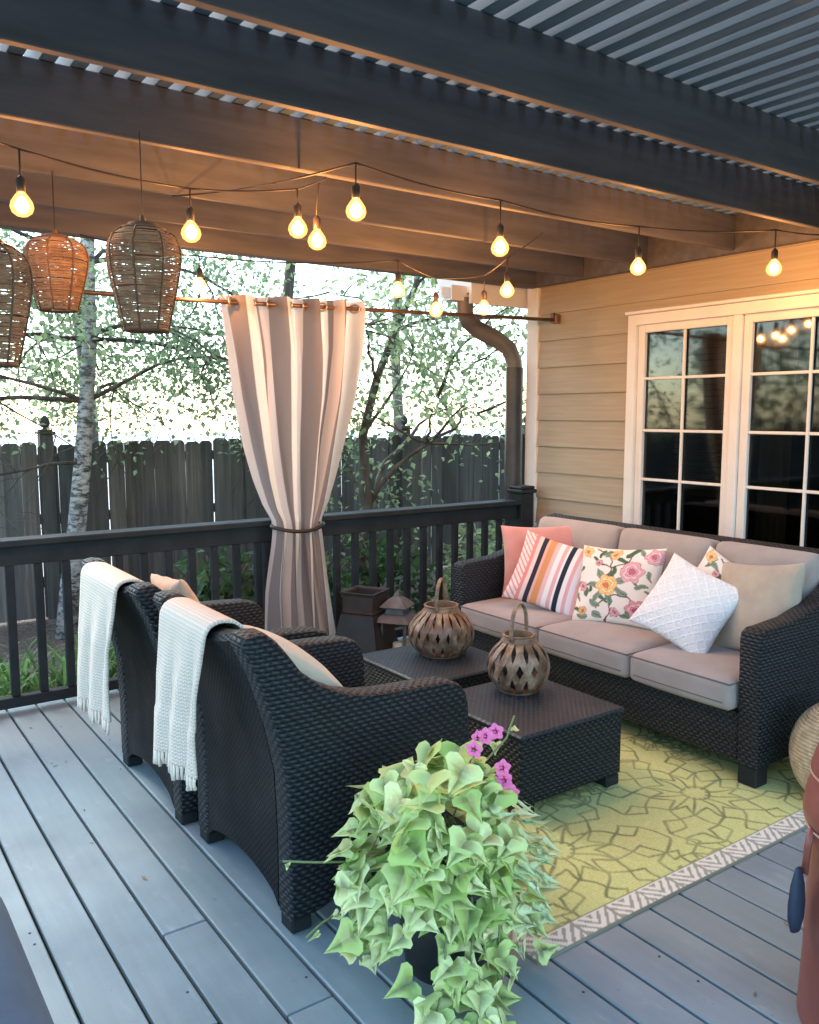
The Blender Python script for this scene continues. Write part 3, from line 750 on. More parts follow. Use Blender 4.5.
pillow('textured_pillow', 'white knotted textured pillow tilted at the near end of the sofa', M['macrame'], (3.46, 2.535, .665), .42, .42, .13, 24, 30, 24, n=70)
pillow('beige_pillow', 'plain beige linen pillow leaning on the near sofa arm', M['beige'], (3.62, 2.27, .685), .47, .45, .16, -8, 16, -8)
pillow('cream_pillow', 'cream pillow on the chair nearest the camera', M['cream'], (1.275, 2.53, .765), .34, .40, .13, 180, 52, 2)
pillow('tan_pillow', 'tan pillow whose corner shows over the chair by the railing', M['tanpillow'], (1.25, 3.38, .74), .40, .42, .13, 180, 22, 6)

# ---------------------------------------------------------------- sofa
sofa = root('wicker_sofa', 'long dark wicker sofa with taupe cushions against the house', 'sofa', (3.6, 3.02, FL))
SX0, SX1, SY0, SY1 = 3.20, 4.06, 1.965, 4.05
arm = [(.0, .09), (-.012, .4), (-.02, .64), (-.012, .675), (.02, .692), (.08, .694), (.25, .706), (.42, .742), (.56, .795), (.68, .87), (.78, .925), (.84, .935), (.875, .92), (.875, .09)]
arm = [(SX0 + p[0], FL + p[1]) for p in arm]
for y0, y1 in ((SY0, SY0 + .105), (SY1 - .105, SY1)):
    b = MB(); b.prism(arm, y0, y1, b=.014); b.build('arm_panel', M['wicker'], sofa, autosmooth=40)
b = MB(); bk = [(3.86, .10), (3.85, .5), (3.90, .88), (3.93, .925), (3.99, .94), (4.05, .925), (4.05, .10)]
b.prism([(p[0], p[1] + FL) for p in bk], SY0 + .106, SY1 - .106, b=.002); b.build('back_panel', M['wicker'], sofa, autosmooth=40)
b = MB(); b.box(SX0 + .012, 3.849, SY0 + .106, SY1 - .106, FL + .09, FL + .315, b=.008); b.build('seat_base', M['wicker'], sofa)
ys = [SY0 + .112, 2.64, 3.27, SY1 - .112]
for i in range(3):
    y0, y1 = ys[i] + .004, ys[i + 1] - .004
    b = MB(); rcushion(b, (3.482, (y0 + y1) / 2, .392), (.66, y1 - y0, .135), .03, .02); c_ = b.build('seat_cushion', M['cushion'], sofa, smooth=True)
    b = MB(); z = .445; q = .008
    b.tube([(3.150 + q, y0 + q, z), (3.150 + q, y1 - q, z)], .0045, 6); b.tube([(3.150 + q * .3, y0 + .035, z - .085), (3.150 + q * .3, y1 - .035, z - .085)], .003, 6)
    b.tube([(3.78, y0 + q, z), (3.150 + q, y0 + q, z)], .0045, 6); b.tube([(3.78, y1 - q, z), (3.150 + q, y1 - q, z)], .0045, 6)
    b.build('piping', M['piping'], c_, smooth=True)
    Mt = Matrix.Translation((3.81, (y0 + y1) / 2, .70)) @ Matrix.Rotation(R_(11), 4, 'Y')
    b = MB(); rcushion(b, (0, 0, 0), (.15, y1 - y0, .50), .05, 0, M4=Mt, puffx=.022); b.build('back_cushion', M['cushion'], sofa, smooth=True)
for x0 in (SX0 + .005, 3.95):
    for y0 in (SY0 + .01, SY1 - .10):
        b = MB(); b.box(x0, x0 + .09, y0, y0 + .09, FL, FL + .089, b=.006); b.build('leg', M['foot'], sofa)
M['wicker_top'] = mat('dark wicker top', rough=.5, spec=.4, fn=wicker_fn(.014, .03, (.008, .015, .022), (.024, .040, .056), .0025, .7))
# ---------------------------------------------------------------- low tables
def make_table():
    t = root('wicker_table', '', 'side table'); w = .585; h = .345
    b = MB(); b.box(0, w, 0, w, .05, h - .022, b=.008); b.build('apron', M['wicker'], t)
    b = MB(); b.box(-.008, w + .008, -.008, w + .008, h - .021, h, b=.008); b.build('table_top', M['wicker_top'], t)
    for x in (.004, w - .084):
        for y in (.004, w - .084):
            b = MB(); b.box(x, x + .08, y, y + .08, 0, .049, b=.006); b.build('leg', M['foot'], t)
    return t
tA = make_table(); tB = copy_tree(tA)
tA.location = (2.195, 2.345, FL); tB.location = (2.275, 3.09, FL)
tA['label'] = 'square dark wicker table nearest the planter, in front of the other'; tB['label'] = 'square dark wicker table further back, nearest the railing'
tA['group'] = tB['group'] = 'square dark wicker tables'
TZ = FL + .345
# ---------------------------------------------------------------- bamboo lanterns
def make_bamboo(Rm, Hh, dtheta, n, w):
    t = root('bamboo_lantern', '', 'lantern')
    prof = [(.60, 0), (.80, .10), (.95, .27), (1.0, .46), (.95, .66), (.80, .84), (.60, .955), (.50, 1.0)]
    def rad(s):
        for (r0, z0), (r1, z1) in zip(prof[:-1], prof[1:]):
            if s <= z1:
                k = (s - z0) / (z1 - z0); return Rm * (r0 + (r1 - r0) * k)
        return Rm * prof[-1][0]
    def srad(s): return (rad(max(0, s - .05)) + rad(s) + rad(min(1, s + .05))) / 3
    b = MB()
    for fam in (1, -1):
        for k in range(n):
            a0 = 2 * PI * k / n; pts = []; vs = []; fs = []; S = 18
            for i in range(S + 1):
                s = i / S; a = a0 + fam * dtheta * (math.sin((s - .5) * PI) * .5); r = srad(s) + (.0022 if fam == 1 else -.0014)
                ww = w * (.55 + .45 * r / Rm) / 2
                for (da, dr) in ((-ww, -.0015), (ww, -.0015), (ww, .0015), (-ww, .0015)):
                    an = a + da / r; vs.append(((r + dr) * math.cos(an), (r + dr) * math.sin(an), .006 + s * Hh))
            for i in range(S):
                for q in range(4): fs.append((i*4+q, i*4+(q+1) % 4, (i+1)*4+(q+1) % 4, (i+1)*4+q))
            fs += [(0, 1, 2, 3), (S*4+3, S*4+2, S*4+1, S*4)]
            b.add(vs, fs)
    b.build('woven_body', M['bamboo'], t)
    b = MB(); b.lathe([(Rm * .63, 0), (Rm * .64, .012), (Rm * .60, .014), (Rm*.2, .013), (.001, .013)], 32); b.build('base', M['bamboo_dark'], t, autosmooth=40)
    b = MB(); r = Rm * .50; z = .004 + Hh
    b.lathe([(r + .010, z - .012), (r + .012, z), (r + .006, z + .006), (r + .002, z + .022), (r + .006, z + .028), (r + .001, z + .032), (r - .006, z + .030), (r - .006, z - .012), (r + .010, z - .012)], 36, closed_bottom=False)
    b.build('neck_ring', M['bamboo_dark'], t, autosmooth=40)
    b = MB(); pts = []
    for i in range(21):
        a = PI * i / 20; pts.append(((r + .009) * math.cos(a), 0, z + .01 + (.155 * math.sin(a) ** .62)))
    b.tube(pts, [.0095] * 21, 6, flat=.35, up=(0, 1, 0)) if False else b.tube(pts, [.010] * 21, 8, flat=.4)
    b.build('handle', M['bamboo'], t, smooth=True)
    b = MB(); b.lathe([(.042, .014), (.044, .10), (.040, .10), (.038, .02), (.001, .02)], 24); b.build('candle_cup', M['black_metal'], t, autosmooth=40)
    return t
lA = make_bamboo(.140, .225, .55, 13, .034); lA.location = (2.575, 2.78, TZ); lA.rotation_euler = (0, 0, R_(22))
lA['label'] = 'round woven bamboo lantern on the nearer wicker table'
lB = make_bamboo(.172, .228, .34, 20, .031); lB.location = (2.645, 3.45, TZ); lB.rotation_euler = (0, 0, R_(38))
lB['label'] = 'squat woven bamboo lantern with diamond gaps on the further table'
lA['group'] = lB['group'] = 'bamboo lanterns with hoop handles'

# ---------------------------------------------------------------- lanterns by the railing
t = root('metal_planter', 'black flared metal stand with bronze rim by the curtain', 'planter', (2.84, 4.50, 0))
def sqlathe(b, prof, c, rot=0):
    n0 = len(b.v); b.lathe([(r * math.sqrt(2), z) for r, z in prof], 4, (0, 0, 0), closed_top=False)
    for i in range(n0, len(b.v)):
        v = Vector(b.v[i]); v.rotate(Euler((0, 0, PI / 4 + rot))); b.v[i] = (v.x + c[0], v.y + c[1], v.z + c[2])
b = MB(); sqlathe(b, [(.185, .0), (.18, .03), (.115, .34), (.105, .35), (.10, .35)], (2.84, 4.50, 0), R_(30)); b.build('flared_body', M['black_metal'], t)
b = MB(); sqlathe(b, [(.105, .351), (.112, .357), (.104, .365), (.104, .46), (.115, .475), (.12, .485), (.108, .485), (.095, .475), (.09, .38), (.001, .375)], (2.84, 4.50, 0), R_(30)); b.build('bronze_rim', M['rust_metal'], t)
t = root('candle_lantern', 'small grey metal lantern with pagoda roof and candle by the railing', 'lantern', (2.985, 4.35, 0))
c = (2.985, 4.35, 0)
b = MB(); sqlathe(b, [(.115, .30), (.12, .305), (.075, .345), (.06, .35), (.055, .385), (.085, .39), (.088, .395), (.045, .44), (.02, .455), (.012, .48), (.001, .485)], c, R_(35)); b.build('roof', M['grey_metal'], t)
b = MB(); b.tube([(c[0] + .025 * math.cos(a), c[1] + .025 * math.sin(a), .505 + 0 * a) for a in [0]] + [(c[0] + .001, c[1], .48)], .004, 6)
b = MB(); pts = [(c[0] + .022 * math.cos(i / 12 * 2 * PI), c[1], .503 + .022 * math.sin(i / 12 * 2 * PI)) for i in range(12)]; b.tube(pts, .003, 6, closed=True); b.build('ring', M['grey_metal'], t, smooth=True)
b = MB()
for a in range(4):
    an = R_(35) + PI / 4 + a * PI / 2; r = .078 * math.sqrt(2); x, y = c[0] + r * math.cos(an), c[1] + r * math.sin(an); b.box(x - .008, x + .008, y - .008, y + .008, .02, .30)
sqlathe(b, [(.10, 0), (.10, .02), (.09, .025), (.001, .025)], c, R_(35)); b.build('frame', M['grey_metal'], t)
b = MB(); b.lathe([(.03, .026), (.03, .15), (.026, .155), (.004, .15)], 20, c, closed_top=True); b.build('candle', M['candle'], t, autosmooth=40)

# ---------------------------------------------------------------- round basket with flower, leather drum, ottoman
bc = (3.42, 1.715, 0)
b = MB(); prof = []; 
for i in range(33):
    s = i / 32; an = -PI / 2 + .55 + (PI - 1.05) * s; r = .205 * math.cos(an); z = .215 + .222 * math.sin(an)
    prof.append((r, z))
z0 = prof[0][1]; prof = [(r, z - z0) for r, z in prof]
def ropey(b, prof, c, coil=.0085):
    """coiled rope body: small ring tubes stacked along the profile"""
    L = [0]; 
    for a, q in zip(prof[:-1], prof[1:]): L.append(L[-1] + math.hypot(q[0] - a[0], q[1] - a[1]))
    n = int(L[-1] / (coil * 1.75))
    for k in range(n + 1):
        s = L[-1] * k / n; i = max(0, min(len(prof) - 2, next((j for j in range(len(L) - 1) if L[j + 1] >= s), len(prof) - 2))); f = (s - L[i]) / (L[i + 1] - L[i])
        r = prof[i][0] + (prof[i + 1][0] - prof[i][0]) * f; z = prof[i][1] + (prof[i + 1][1] - prof[i][1]) * f
        m = 48; pts = [(c[0] + r * math.cos(2 * PI * q / m), c[1] + r * math.sin(2 * PI * q / m), c[2] + z) for q in range(m)]
        rr = [coil * (1 + .28 * math.sin(q * PI / 1.0 + k * PI) * (1 if q % 2 else -1)) for q in range(m)]
        b.tube(pts, rr, 6, closed=True)
t = root('round_basket', 'round pale seagrass basket beside the near sofa arm', 'basket', bc)
b = MB(); ropey(b, prof, (bc[0], bc[1], .010)); b.build('coiled_body', M['rope'], t, smooth=True)
b = MB(); b.lathe([(.09, .004), (.15, .08), (.17, .2), (.12, .35), (.08, .40)], 24, bc); b.build('liner', M['bamboo_dark'], t, smooth=True)
t = root('yellow_flower', 'single yellow bloom above the round basket at the right edge', 'flower', (3.44, 1.70, .40))
b = MB(); b.tube([(3.44, 1.70, .12), (3.44, 1.70, .45), (3.47, 1.72, .60)], .004, 6); b.build('stem', M['stem'], t)
b = MB(); cc = Vector((3.47, 1.72, .61))
for k in range(14):
    a = 2 * PI * k / 14; d = Vector((math.cos(a), math.sin(a) * .7, .35 * math.sin(a) + .25)).normalized(); e = d.cross(Vector((0, 0, 1))).normalized() * .011
    b.add([cc, cc + d * .022 + e, cc + d * .045, cc + d * .022 - e], [(0, 1, 2, 3)])
b.build('bloom', M['petal_y'], t, solid=.001)
dc = (2.175, .972)
t = root('leather_drum', 'tall reddish brown leather covered drum at the right edge', 'drum', (dc[0], dc[1], 0))
b = MB(); b.lathe([(.180, .0), (.186, .02), (.180, .2), (.178, .50), (.183, .535), (.176, .545)], 48, (*dc, 0)); b.build('body', M['red'], t, autosmooth=50)
b = MB(); b.lathe([(.183, .545), (.195, .56), (.198, .59), (.190, .64), (.178, .675), (.184, .69), (.180, .71), (.168, .75), (.163, .775), (.150, .792), (.10, .80), (.001, .803)], 48, (*dc, 0), closed_bottom=False); b.build('padded_lid', M['red'], t, smooth=True)
for r_, z_ in ((.187, .543), (.182, .681)):
    b = MB(); b.tube([(dc[0] + r_ * math.cos(2*PI*i/48), dc[1] + r_ * math.sin(2*PI*i/48), z_) for i in range(48)], .0035, 6, closed=True); b.build('seam_cord', M['seam'], t, smooth=True)
sd = Vector((-.80, .60, 0)).normalized(); sp = Vector((*dc, 0)) + sd * .190
b = MB(); b.tube([sp + Vector((0, 0, .55)), sp + sd * .008 + Vector((0, 0, .50)), sp + sd * .012 + Vector((0, 0, .43))], .010, 8, flat=.4); b.build('strap', M['red'], t, smooth=True)
b = MB(); b.lathe([(.001, -.10), (.018, -.095), (.030, -.06), (.032, -.02), (.026, .03), (.016, .06), (.012, .075), (.001, .078)], 20, (0, 0, 0), closed_top=False)
pt = sp + sd * .028 + Vector((0, 0, .37)); b.v = [(v[0] + pt.x, v[1] * .5 + pt.y, v[2] + pt.z) for v in b.v]; b.build('hanging_tag', M['navy_dark'], t, smooth=True)
t = root('ottoman', 'navy blue cloth ottoman cut off at the lower left corner', 'ottoman', (-.1, 1.75, 0))
b = MB(); rcushion(b, (-.08, 1.80, .375), (.81, .88, .17), .07, .03, n=16); b.build('cushion', M['navy'], t, smooth=True)
b = MB(); rcushion(b, (-.08, 1.80, .165), (.78, .84, .245), .04, 0, n=8); b.build('base', M['navy'], t, smooth=True)
for x in (-.40, .20):
    for y in (1.45, 2.10):
        b = MB(); b.lathe([(.018, 0), (.025, .05)], 12, (x, y, 0), closed_top=True); b.build('leg', M['black_metal'], t)

# ---------------------------------------------------------------- curtain and rod
t = root('curtain_rod', 'bronze curtain rod running under the pergola edge', 'curtain rod', (2.6, 4.66, 2.29))
b = MB(); b.tube([(-.8, 4.66, 2.215), (1.8, 4.66, 2.23), (4.62, 4.66, 2.295)], .0125, 12); b.build('rod', M['copper'], t, smooth=True)
for x in (-.3, 4.61):
    b = MB(); b.box(x - .012, x + .012, 4.645, 4.675, 2.22 if x < 0 else 2.31, BZ - .021 if x < 0 else 2.345); b.build('bracket', M['copper'], t)
b = MB(); b.box(4.612, 4.66, 4.63, 4.69, 2.27, 2.335, b=.004); b.build('wall_plate', M['copper'], t)
t = root('curtain', 'striped pink and taupe outdoor curtain tied in the middle', 'curtain', (2.45, 4.66, 0))
kL = [(2.30, 1.985), (2.24, 1.99), (2.0, 2.03), (1.7, 2.075), (1.4, 2.135), (1.2, 2.185), (1.05, 2.235), (.955, 2.29), (.90, 2.295), (.8, 2.285), (.5, 2.245), (.2, 2.23), (.03, 2.22)]
kR = [(2.30, 2.93), (2.24, 2.935), (2.0, 2.915), (1.7, 2.86), (1.4, 2.775), (1.2, 2.715), (1.05, 2.66), (.955, 2.61), (.90, 2.605), (.8, 2.62), (.5, 2.665), (.2, 2.71), (.03, 2.73)]
def interp(k, z):
    for (z0, a), (z1, c) in zip(k[:-1], k[1:]):
        if z >= z1: return a + (c - a) * (z0 - z) / (z0 - z1)
    return k[-1][1]
NP = 4.5
def cur(u, v):
    z = 2.275 + .03 * u - v * (2.275 - .03); a, c = interp(kL, z), interp(kR, z); w = (c - a)
    pinch = math.exp(-((z - .93) / .28) ** 2); amp = .055 * (1 - pinch * .35) 
    ph = u * 2 * PI * NP + .6 * math.sin(u * 7 + 1)
    top = max(0, min(1, (z - 1.9) / .4))
    # fabric sweeps towards the tie: side material sags in curved folds
    sh = .10 * math.sin(ph * .5 + 1.3) * (1 - top) * .12
    x = a + w * u + .012 * math.sin(ph * 2 + z * 2) * (1 - top)
    y = 4.66 + amp * math.sin(ph + (1 - top) * .9 * math.sin(z * 1.7 + u * 4)) + sh - .02 * pinch
    zz = z - (.035 * math.sin(PI * u)) * pinch
    return (x, y, zz)
b = MB(); nu, nv = 260, 70; b.grid(cur, nu, nv)
cu = np.zeros((len(b.v), 3)); seq = [(.06, 1), (.09, 2), (.11, 0), (.03, 2), (.07, 1), (.10, 2), (.12, 0), (.05, 1), (.10, 2), (.11, 0), (.03, 2), (.06, 1), (.09, 2), (.10, 0)]
pal = [(.88, .84, .78), (.70, .58, .53), (.27, .23, .225)]; tot = sum(s[0] for s in seq)
for i in range(nu + 1):
    u = i / nu * tot; acc = 0; c = pal[0]
    for w_, k_ in seq:
        if u <= acc + w_ + 1e-6: c = pal[k_]; break
        acc += w_
    cu[i::nu + 1] = c
b.build('striped_cloth', M['curtain'], t, smooth=True, colors=cu)
for k in range(8):
    u = (k + .5) / 8; x = 1.985 + .95 * u
    b = MB(); pts = [(x, 4.66 + .024 * math.cos(2*PI*i/20), 2.230 + (x - 1.8) * .023 + .024 * math.sin(2*PI*i/20)) for i in range(20)]
    sgn = .022 * (-1) ** k; pts = [(p[0] + sgn * (p[1] - 4.66) / .024, p[1] - .0, p[2]) for p in pts]; b.tube(pts, .006, 8, closed=True); b.build('grommet', M['nickel'], t, smooth=True)
b = MB(); pts = [(2.45 + .175 * math.cos(2*PI*i/28), 4.655 + .08 * math.sin(2*PI*i/28), .915 - .03 * (1 - math.cos(2*PI*i/28) ** 2) * (1 if math.sin(2*PI*i/28) < 0 else -1)) for i in range(28)]
b.tube(pts, .012, 8, closed=True); b.build('tieback', M['black_metal'], t, smooth=True)

# ---------------------------------------------------------------- hanging rattan shades
def make_shade():
    t = root('hanging_lantern', '', 'lantern')      # origin: middle of its flat bottom
    Hh = .345; Rm = .127
    prof = [(.60, 0), (.68, .12), (.78, .28), (.89, .46), (.97, .62), (1.0, .74), (.97, .84), (.86, .93), (.62, 1.0)]
    def rad(s):
        for (r0, z0), (r1, z1) in zip(prof[:-1], prof[1:]):
            if s <= z1: return Rm * (r0 + (r1 - r0) * (s - z0) / (z1 - z0))
        return Rm * prof[-1][0]
    rnd = random.Random(11); b = MB(); s = .0
    while s < 1.0:
        off = rnd.uniform(-.0012, .0012); m = 28; ph = rnd.uniform(0, 6); tl = rnd.uniform(-.004, .004)
        b.tube([((rad(s) + off + .001 * math.sin(q * 8 * 2 * PI / m)) * math.cos(2*PI*q/m), (rad(s) + off) * math.sin(2*PI*q/m), s * Hh + tl * math.sin(2*PI*q/m + ph)) for q in range(m)], rnd.choice((.0016, .002, .0026)), 4, closed=True)
        s += rnd.choice((.009, .011, .013, .015))
    b.build('woven_shade', M['rattan'], t)
    for k in range(8):
        b = MB(); an = 2 * PI * k / 8 + .2; b.tube([((rad(i / 16) + .003) * math.cos(an), (rad(i / 16) + .003) * math.sin(an), i / 16 * Hh) for i in range(17)], .0034, 6); b.build('rib', M['rattan_dark'], t, smooth=True)
    for z, r in ((0, .60 * Rm), (Hh, .62 * Rm)):
        b = MB(); b.tube([(r * math.cos(2*PI*q/32), r * math.sin(2*PI*q/32), z) for q in range(32)], .005, 6, closed=True); b.build('rim', M['rattan_dark'], t, smooth=True)
    b = MB(); b.lathe([(.055, Hh + .003), (.058, Hh + .012), (.05, Hh + .022), (.012, Hh + .026), (.008, Hh + .05), (.001, Hh + .052)], 24, closed_bottom=True); b.build('cap', M['rattan_dark'], t, autosmooth=40)
    return t
sh0 = make_shade()
for i, (loc, sc, lab) in enumerate((((1.012, 3.045, 1.893), (1, 1, 1), 'brown rattan hanging lantern, the right one with the widest shoulder'),
                                     ((.888, 3.765, 2.024), (.98, .98, .82), 'brown rattan hanging lantern, smallest, in the middle of the three'),
                                     ((.497, 3.0, 1.753), (1.02, 1.02, 1.06), 'brown rattan hanging lantern cut off by the left edge'))):
    o = sh0 if i == 0 else copy_tree(sh0); o.location = loc; o.scale = sc; o.rotation_euler = (0, 0, i * .9); o['label'] = lab; o['group'] = 'rattan lanterns hanging from the pergola'
    top = .39 * sc[2]
    b = MB(); b.tube([(0, 0, .395), (0, 0, (BZ - loc[2]) / sc[2])], .0022, 6)
    c_ = MB(); c_.v = b.v; c_.f = b.f; lo = o.location.copy(); o.location = (0, 0, 0); c_.build('hanging_cord', M['cable'], o); o.location = lo
# ---------------------------------------------------------------- string lights
def strand(label, pts, bulbs):
    t = root('string_lights', label, 'string lights', pts[0], 'strings of warm bulbs under the pergola')
    b = MB(); P = []
    for a, c in zip(pts[:-1], pts[1:]):
        a, c = Vector(a), Vector(c); L = (c - a).length
        for i in range(12):
            f = i / 12; p = a.lerp(c, f); p.z -= .045 * L * 4 * f * (1 - f) * .5; P.append(p)
    P.append(Vector(pts[-1])); b.tube(P, .0042, 6); b.build('cable', M['cable'], t, smooth=True)
    for (x, y, z) in bulbs:
        q = min(P, key=lambda p: (p.x - x) ** 2 + (p.y - y) ** 2)
        b = MB(); b.tube([(q.x, q.y, q.z), (x, y, max(z + .09, min(q.z, z + .13))), (x, y, z + .085)], .0035, 6); b.lathe([(.012, .04), (.016, .045), (.017, .085), (.010, .095), (.005, .10)], 12, (x, y, z), closed_top=True)
        so = b.build('socket', M['cable'], t, smooth=True)
        b = MB(); b.lathe([(.001, -.042), (.014, -.038), (.026, -.026), (.031, -.008), (.028, .010), (.018, .030), (.012, .040)], 16, (x, y, z), closed_top=True); b.v = [(x + (v[0] - x) * 1.3, y + (v[1] - y) * 1.3, v[2]) for v in b.v]; b.build('bulb', M['bulb'], so, smooth=True)
        b = MB(); b.lathe([(.001, -.030), (.013, -.025), (.022, -.012), (.023, .000), (.017, .014), (.008, .026), (.001, .030)], 14, (x, y, z)); b.build('filament', M['filament'], so, smooth=True)
        ld = bpy.data.lights.new('bulb_light', 'POINT'); ld.energy = 14.0; ld.color = (1, .39, .10); ld.shadow_soft_size = .012
        lo = bpy.data.objects.new('bulb_light', ld); COL.objects.link(lo); lo.location = (x, y, z - .005)
b1 = [(.676, 3.317, 2.33), (1.328, 3.405, 2.33), (1.713, 3.215, 2.36), (1.822, 3.25, 2.33)]
strand('near string of warm bulbs from the left edge to the rattan lanterns', [(.30, 3.18, 2.565), (.676, 3.317, 2.52), (1.328, 3.405, 2.50), (1.713, 3.215, 2.515), (1.822, 3.17, 2.565)], b1)
strand('string of warm bulbs running across to the patio doors', [(1.40, 3.80, 2.56), (1.79, 2.885, 2.555), (2.555, 2.918, 2.53), (3.508, 2.946, 2.54), (4.211, 2.634, 2.555), (4.59, 2.55, 2.56)],
       [(1.79, 2.885, 2.38), (2.555, 2.918, 2.33), (3.508, 2.946, 2.34), (4.211, 2.634, 2.36)])
strand('far string of warm bulbs near the curtain rod', [(1.2, 4.58, 2.5), (1.832, 4.589, 2.46), (2.731, 3.967, 2.44), (3.047, 4.037, 2.38), (3.214, 3.803, 2.38), (3.176, 3.565, 2.44), (3.3, 3.42, 2.565)],
       [(1.832, 4.589, 2.3), (2.731, 3.967, 2.28), (3.047, 4.037, 2.2), (3.214, 3.803, 2.2), (3.176, 3.565, 2.27)])
# ================================================================ PLANTS
def leaf_cloud(centres, size, jitter, rs, droop=.3, aspect=.55, per=1, outl=None):
    """small folded leaves; centres Nx3"""
    c = np.repeat(np.asarray(centres), per, axis=0); N_ = len(c); c = c + rs.randn(N_, 3) * jitter
    ang = rs.uniform(0, 2 * PI, N_); el = rs.normal(-droop, .6, N_); L = size * rs.uniform(.6, 1.25, N_)
    d = np.stack([np.cos(ang) * np.cos(el), np.sin(ang) * np.cos(el), np.sin(el)], -1)
    up = rs.randn(N_, 3) * .6 + np.array([0, 0, 1.0]); s = np.cross(d, up); s /= np.linalg.norm(s, axis=1)[:, None] + 1e-9; nrm = np.cross(s, d)
    w = (L * aspect / 2)[:, None]; L = L[:, None]
    v = np.stack([c, c + d * L * .45 + s * w + nrm * w * .35, c + d * L, c + d * L * .45 - s * w + nrm * w * .35, ], 1).reshape(-1, 3)
    i = np.arange(N_) * 4; F = np.concatenate([np.stack([i, i + 1, i + 2], -1), np.stack([i, i + 2, i + 3], -1)])
    col = np.repeat(rs.rand(N_), 4); return v, F, np.stack([col, col * 0, col], -1)
def crown(name, parent, mt, v, F, col):
    m = MB(); m.v = v.tolist(); m.f = F.tolist(); return m.build(name, mt, parent, colors=col, fixn=False)
def grow(b, p, d, L, r, depth, rnd, tips, droop=0.0, nseg=7, wob=.22, kids=(3, 5), ratio=.6):
    pts = [Vector(p)]; d = Vector(d).normalized()
    for i in range(nseg):
        d = (d + Vector((rnd.gauss(0, wob), rnd.gauss(0, wob), rnd.gauss(0, wob * .6) - droop * (i / nseg)))).normalized(); pts.append(pts[-1] + d * (L / nseg))
    b.tube(pts, [max(.0025, r * (1 - .75 * i / nseg)) for i in range(nseg + 1)], 6 if depth else 5)
    if depth <= 0:
        for i in range(2, nseg + 1): tips.append(pts[i])
        return
    for _ in range(rnd.randint(*kids)):
        i = rnd.randint(2, nseg); q = Vector((rnd.gauss(0, 1), rnd.gauss(0, 1), rnd.gauss(.1, .6))).normalized(); dd = (d * .7 + q).normalized()
        grow(b, pts[i], dd, L * ratio * rnd.uniform(.7, 1.2), r * .45, depth - 1, rnd, tips, droop * 1.3, nseg, wob, kids, ratio)
def tree(name, label, base, trunk, r0, limbs, mt_bark, mt_leaf, size, per, jit, seed, depth=1, droop=.2, group=None, kids=(3, 5), aspect=.6, cull=None):
    rnd = random.Random(seed); rs = np.random.RandomState(seed); t = root(name, label, 'tree', base, group)
    b = MB(); P = [Vector(p) for p in trunk]; b.tube(P, [r0 * (1 - .6 * i / (len(P) - 1)) for i in range(len(P))], 14); tb = MB(); tips = []
    for (i, d, L, r) in limbs: grow(tb, P[i] if isinstance(i, int) else Vector(i), d, L, r, depth, rnd, tips, droop, kids=kids)
    tr = b.build('trunk', mt_bark, t, smooth=True); tb.build('limbs', M['bark'], t, smooth=True)
    T = np.array([tuple(p) for p in tips])
    if cull is not None: T = T[cull(T)]
    v, F, c = leaf_cloud(T, size, jit, rs, .35, aspect, per); crown('crown', t, mt_leaf, v, F, c); return t
# silver birch in front of the fence
trunk = [(1.62, 7.15, -.27), (1.68, 7.17, .2), (1.76, 7.2, .66), (1.83, 7.2, 1.2), (1.88, 7.2, 1.7), (1.93, 7.2, 2.2), (1.94, 7.2, 2.8), (1.98, 7.22, 3.5), (2.0, 7.2, 4.4), (2.05, 7.2, 5.4)]
rnd = random.Random(21); limbs = []
for i in (4, 5, 5, 6, 6, 6, 7, 7, 7, 8, 8, 9):
    for _ in range(2):
        a = rnd.uniform(0, 2 * PI); limbs.append((i, (math.cos(a), math.sin(a) * .8, rnd.uniform(-.1, .45)), rnd.uniform(1.0, 1.9), .022))
limbs += [(4, (1, -.2, .35), 1.5, .02), (3, (-1, -.1, .25), 1.1, .016), (5, (1, -.3, .2), 1.9, .02), (4, (-1, .1, .5), 1.4, .018)]
tree('birch_tree', 'white-barked birch tree standing in front of the fence', (1.62, 7.15, -.27), trunk, .085, limbs, M['birch'], M['leaf_birch'], .055, 9, .13, 21, depth=2, droop=.28, kids=(3, 5), aspect=.7, cull=lambda T: T[:, 2] > 1.55 + .25 * np.sin(T[:, 0] * 5))
# multi-stem small tree to the right of the curtain
trunk = [(4.05, 6.55, -.27), (4.12, 6.6, .3), (4.2, 6.6, .75), (4.15, 6.6, 1.4), (4.3, 6.6, 1.9), (4.5, 6.6, 2.35), (4.75, 6.6, 2.8), (4.8, 6.6, 3.4)]
limbs = [(2, (.85, .1, .75), 1.5, .03), ((4.28, 6.6, .78), (.9, .1, .55), 2.0, .032), ((4.9, 6.62, 1.35), (.8, 0, .15), 1.2, .018), ((5.0, 6.6, 1.75), (.35, 0, .95), 1.3, .02), (3, (.6, .2, .7), 1.2, .02), (4, (-.5, -.2, .6), 1.0, .016),
         (5, (.8, 0, .5), 1.3, .018), (6, (-.4, 0, .9), 1.2, .015), (6, (.9, .1, .6), 1.4, .016), (7, (.7, -.3, .7), 1.2, .014), (2, (-.3, .1, .5), .8, .014), ((5.3, 6.6, 2.0), (.8, 0, .6), 1.3, .016), ((5.5, 6.6, 1.6), (.8, -.1, .3), 1.2, .014), (1, (.4, .1, .5), .8, .014), ((5.3, 6.6, 2.6), (.6, 0, .6), 1.3, .016)]
tree('serviceberry_tree', 'slender multi-stemmed tree with arching limbs right of the curtain', (4.05, 6.55, -.27), trunk, .055, limbs, M['bark'], M['leaf_shrub'], .072, 6, .15, 33, depth=2, droop=.06, kids=(2, 4), aspect=.62, cull=lambda T: (T[:, 2] > 1.5) | (np.sin(T[:, 0] * 9 + T[:, 2] * 7) > .1))
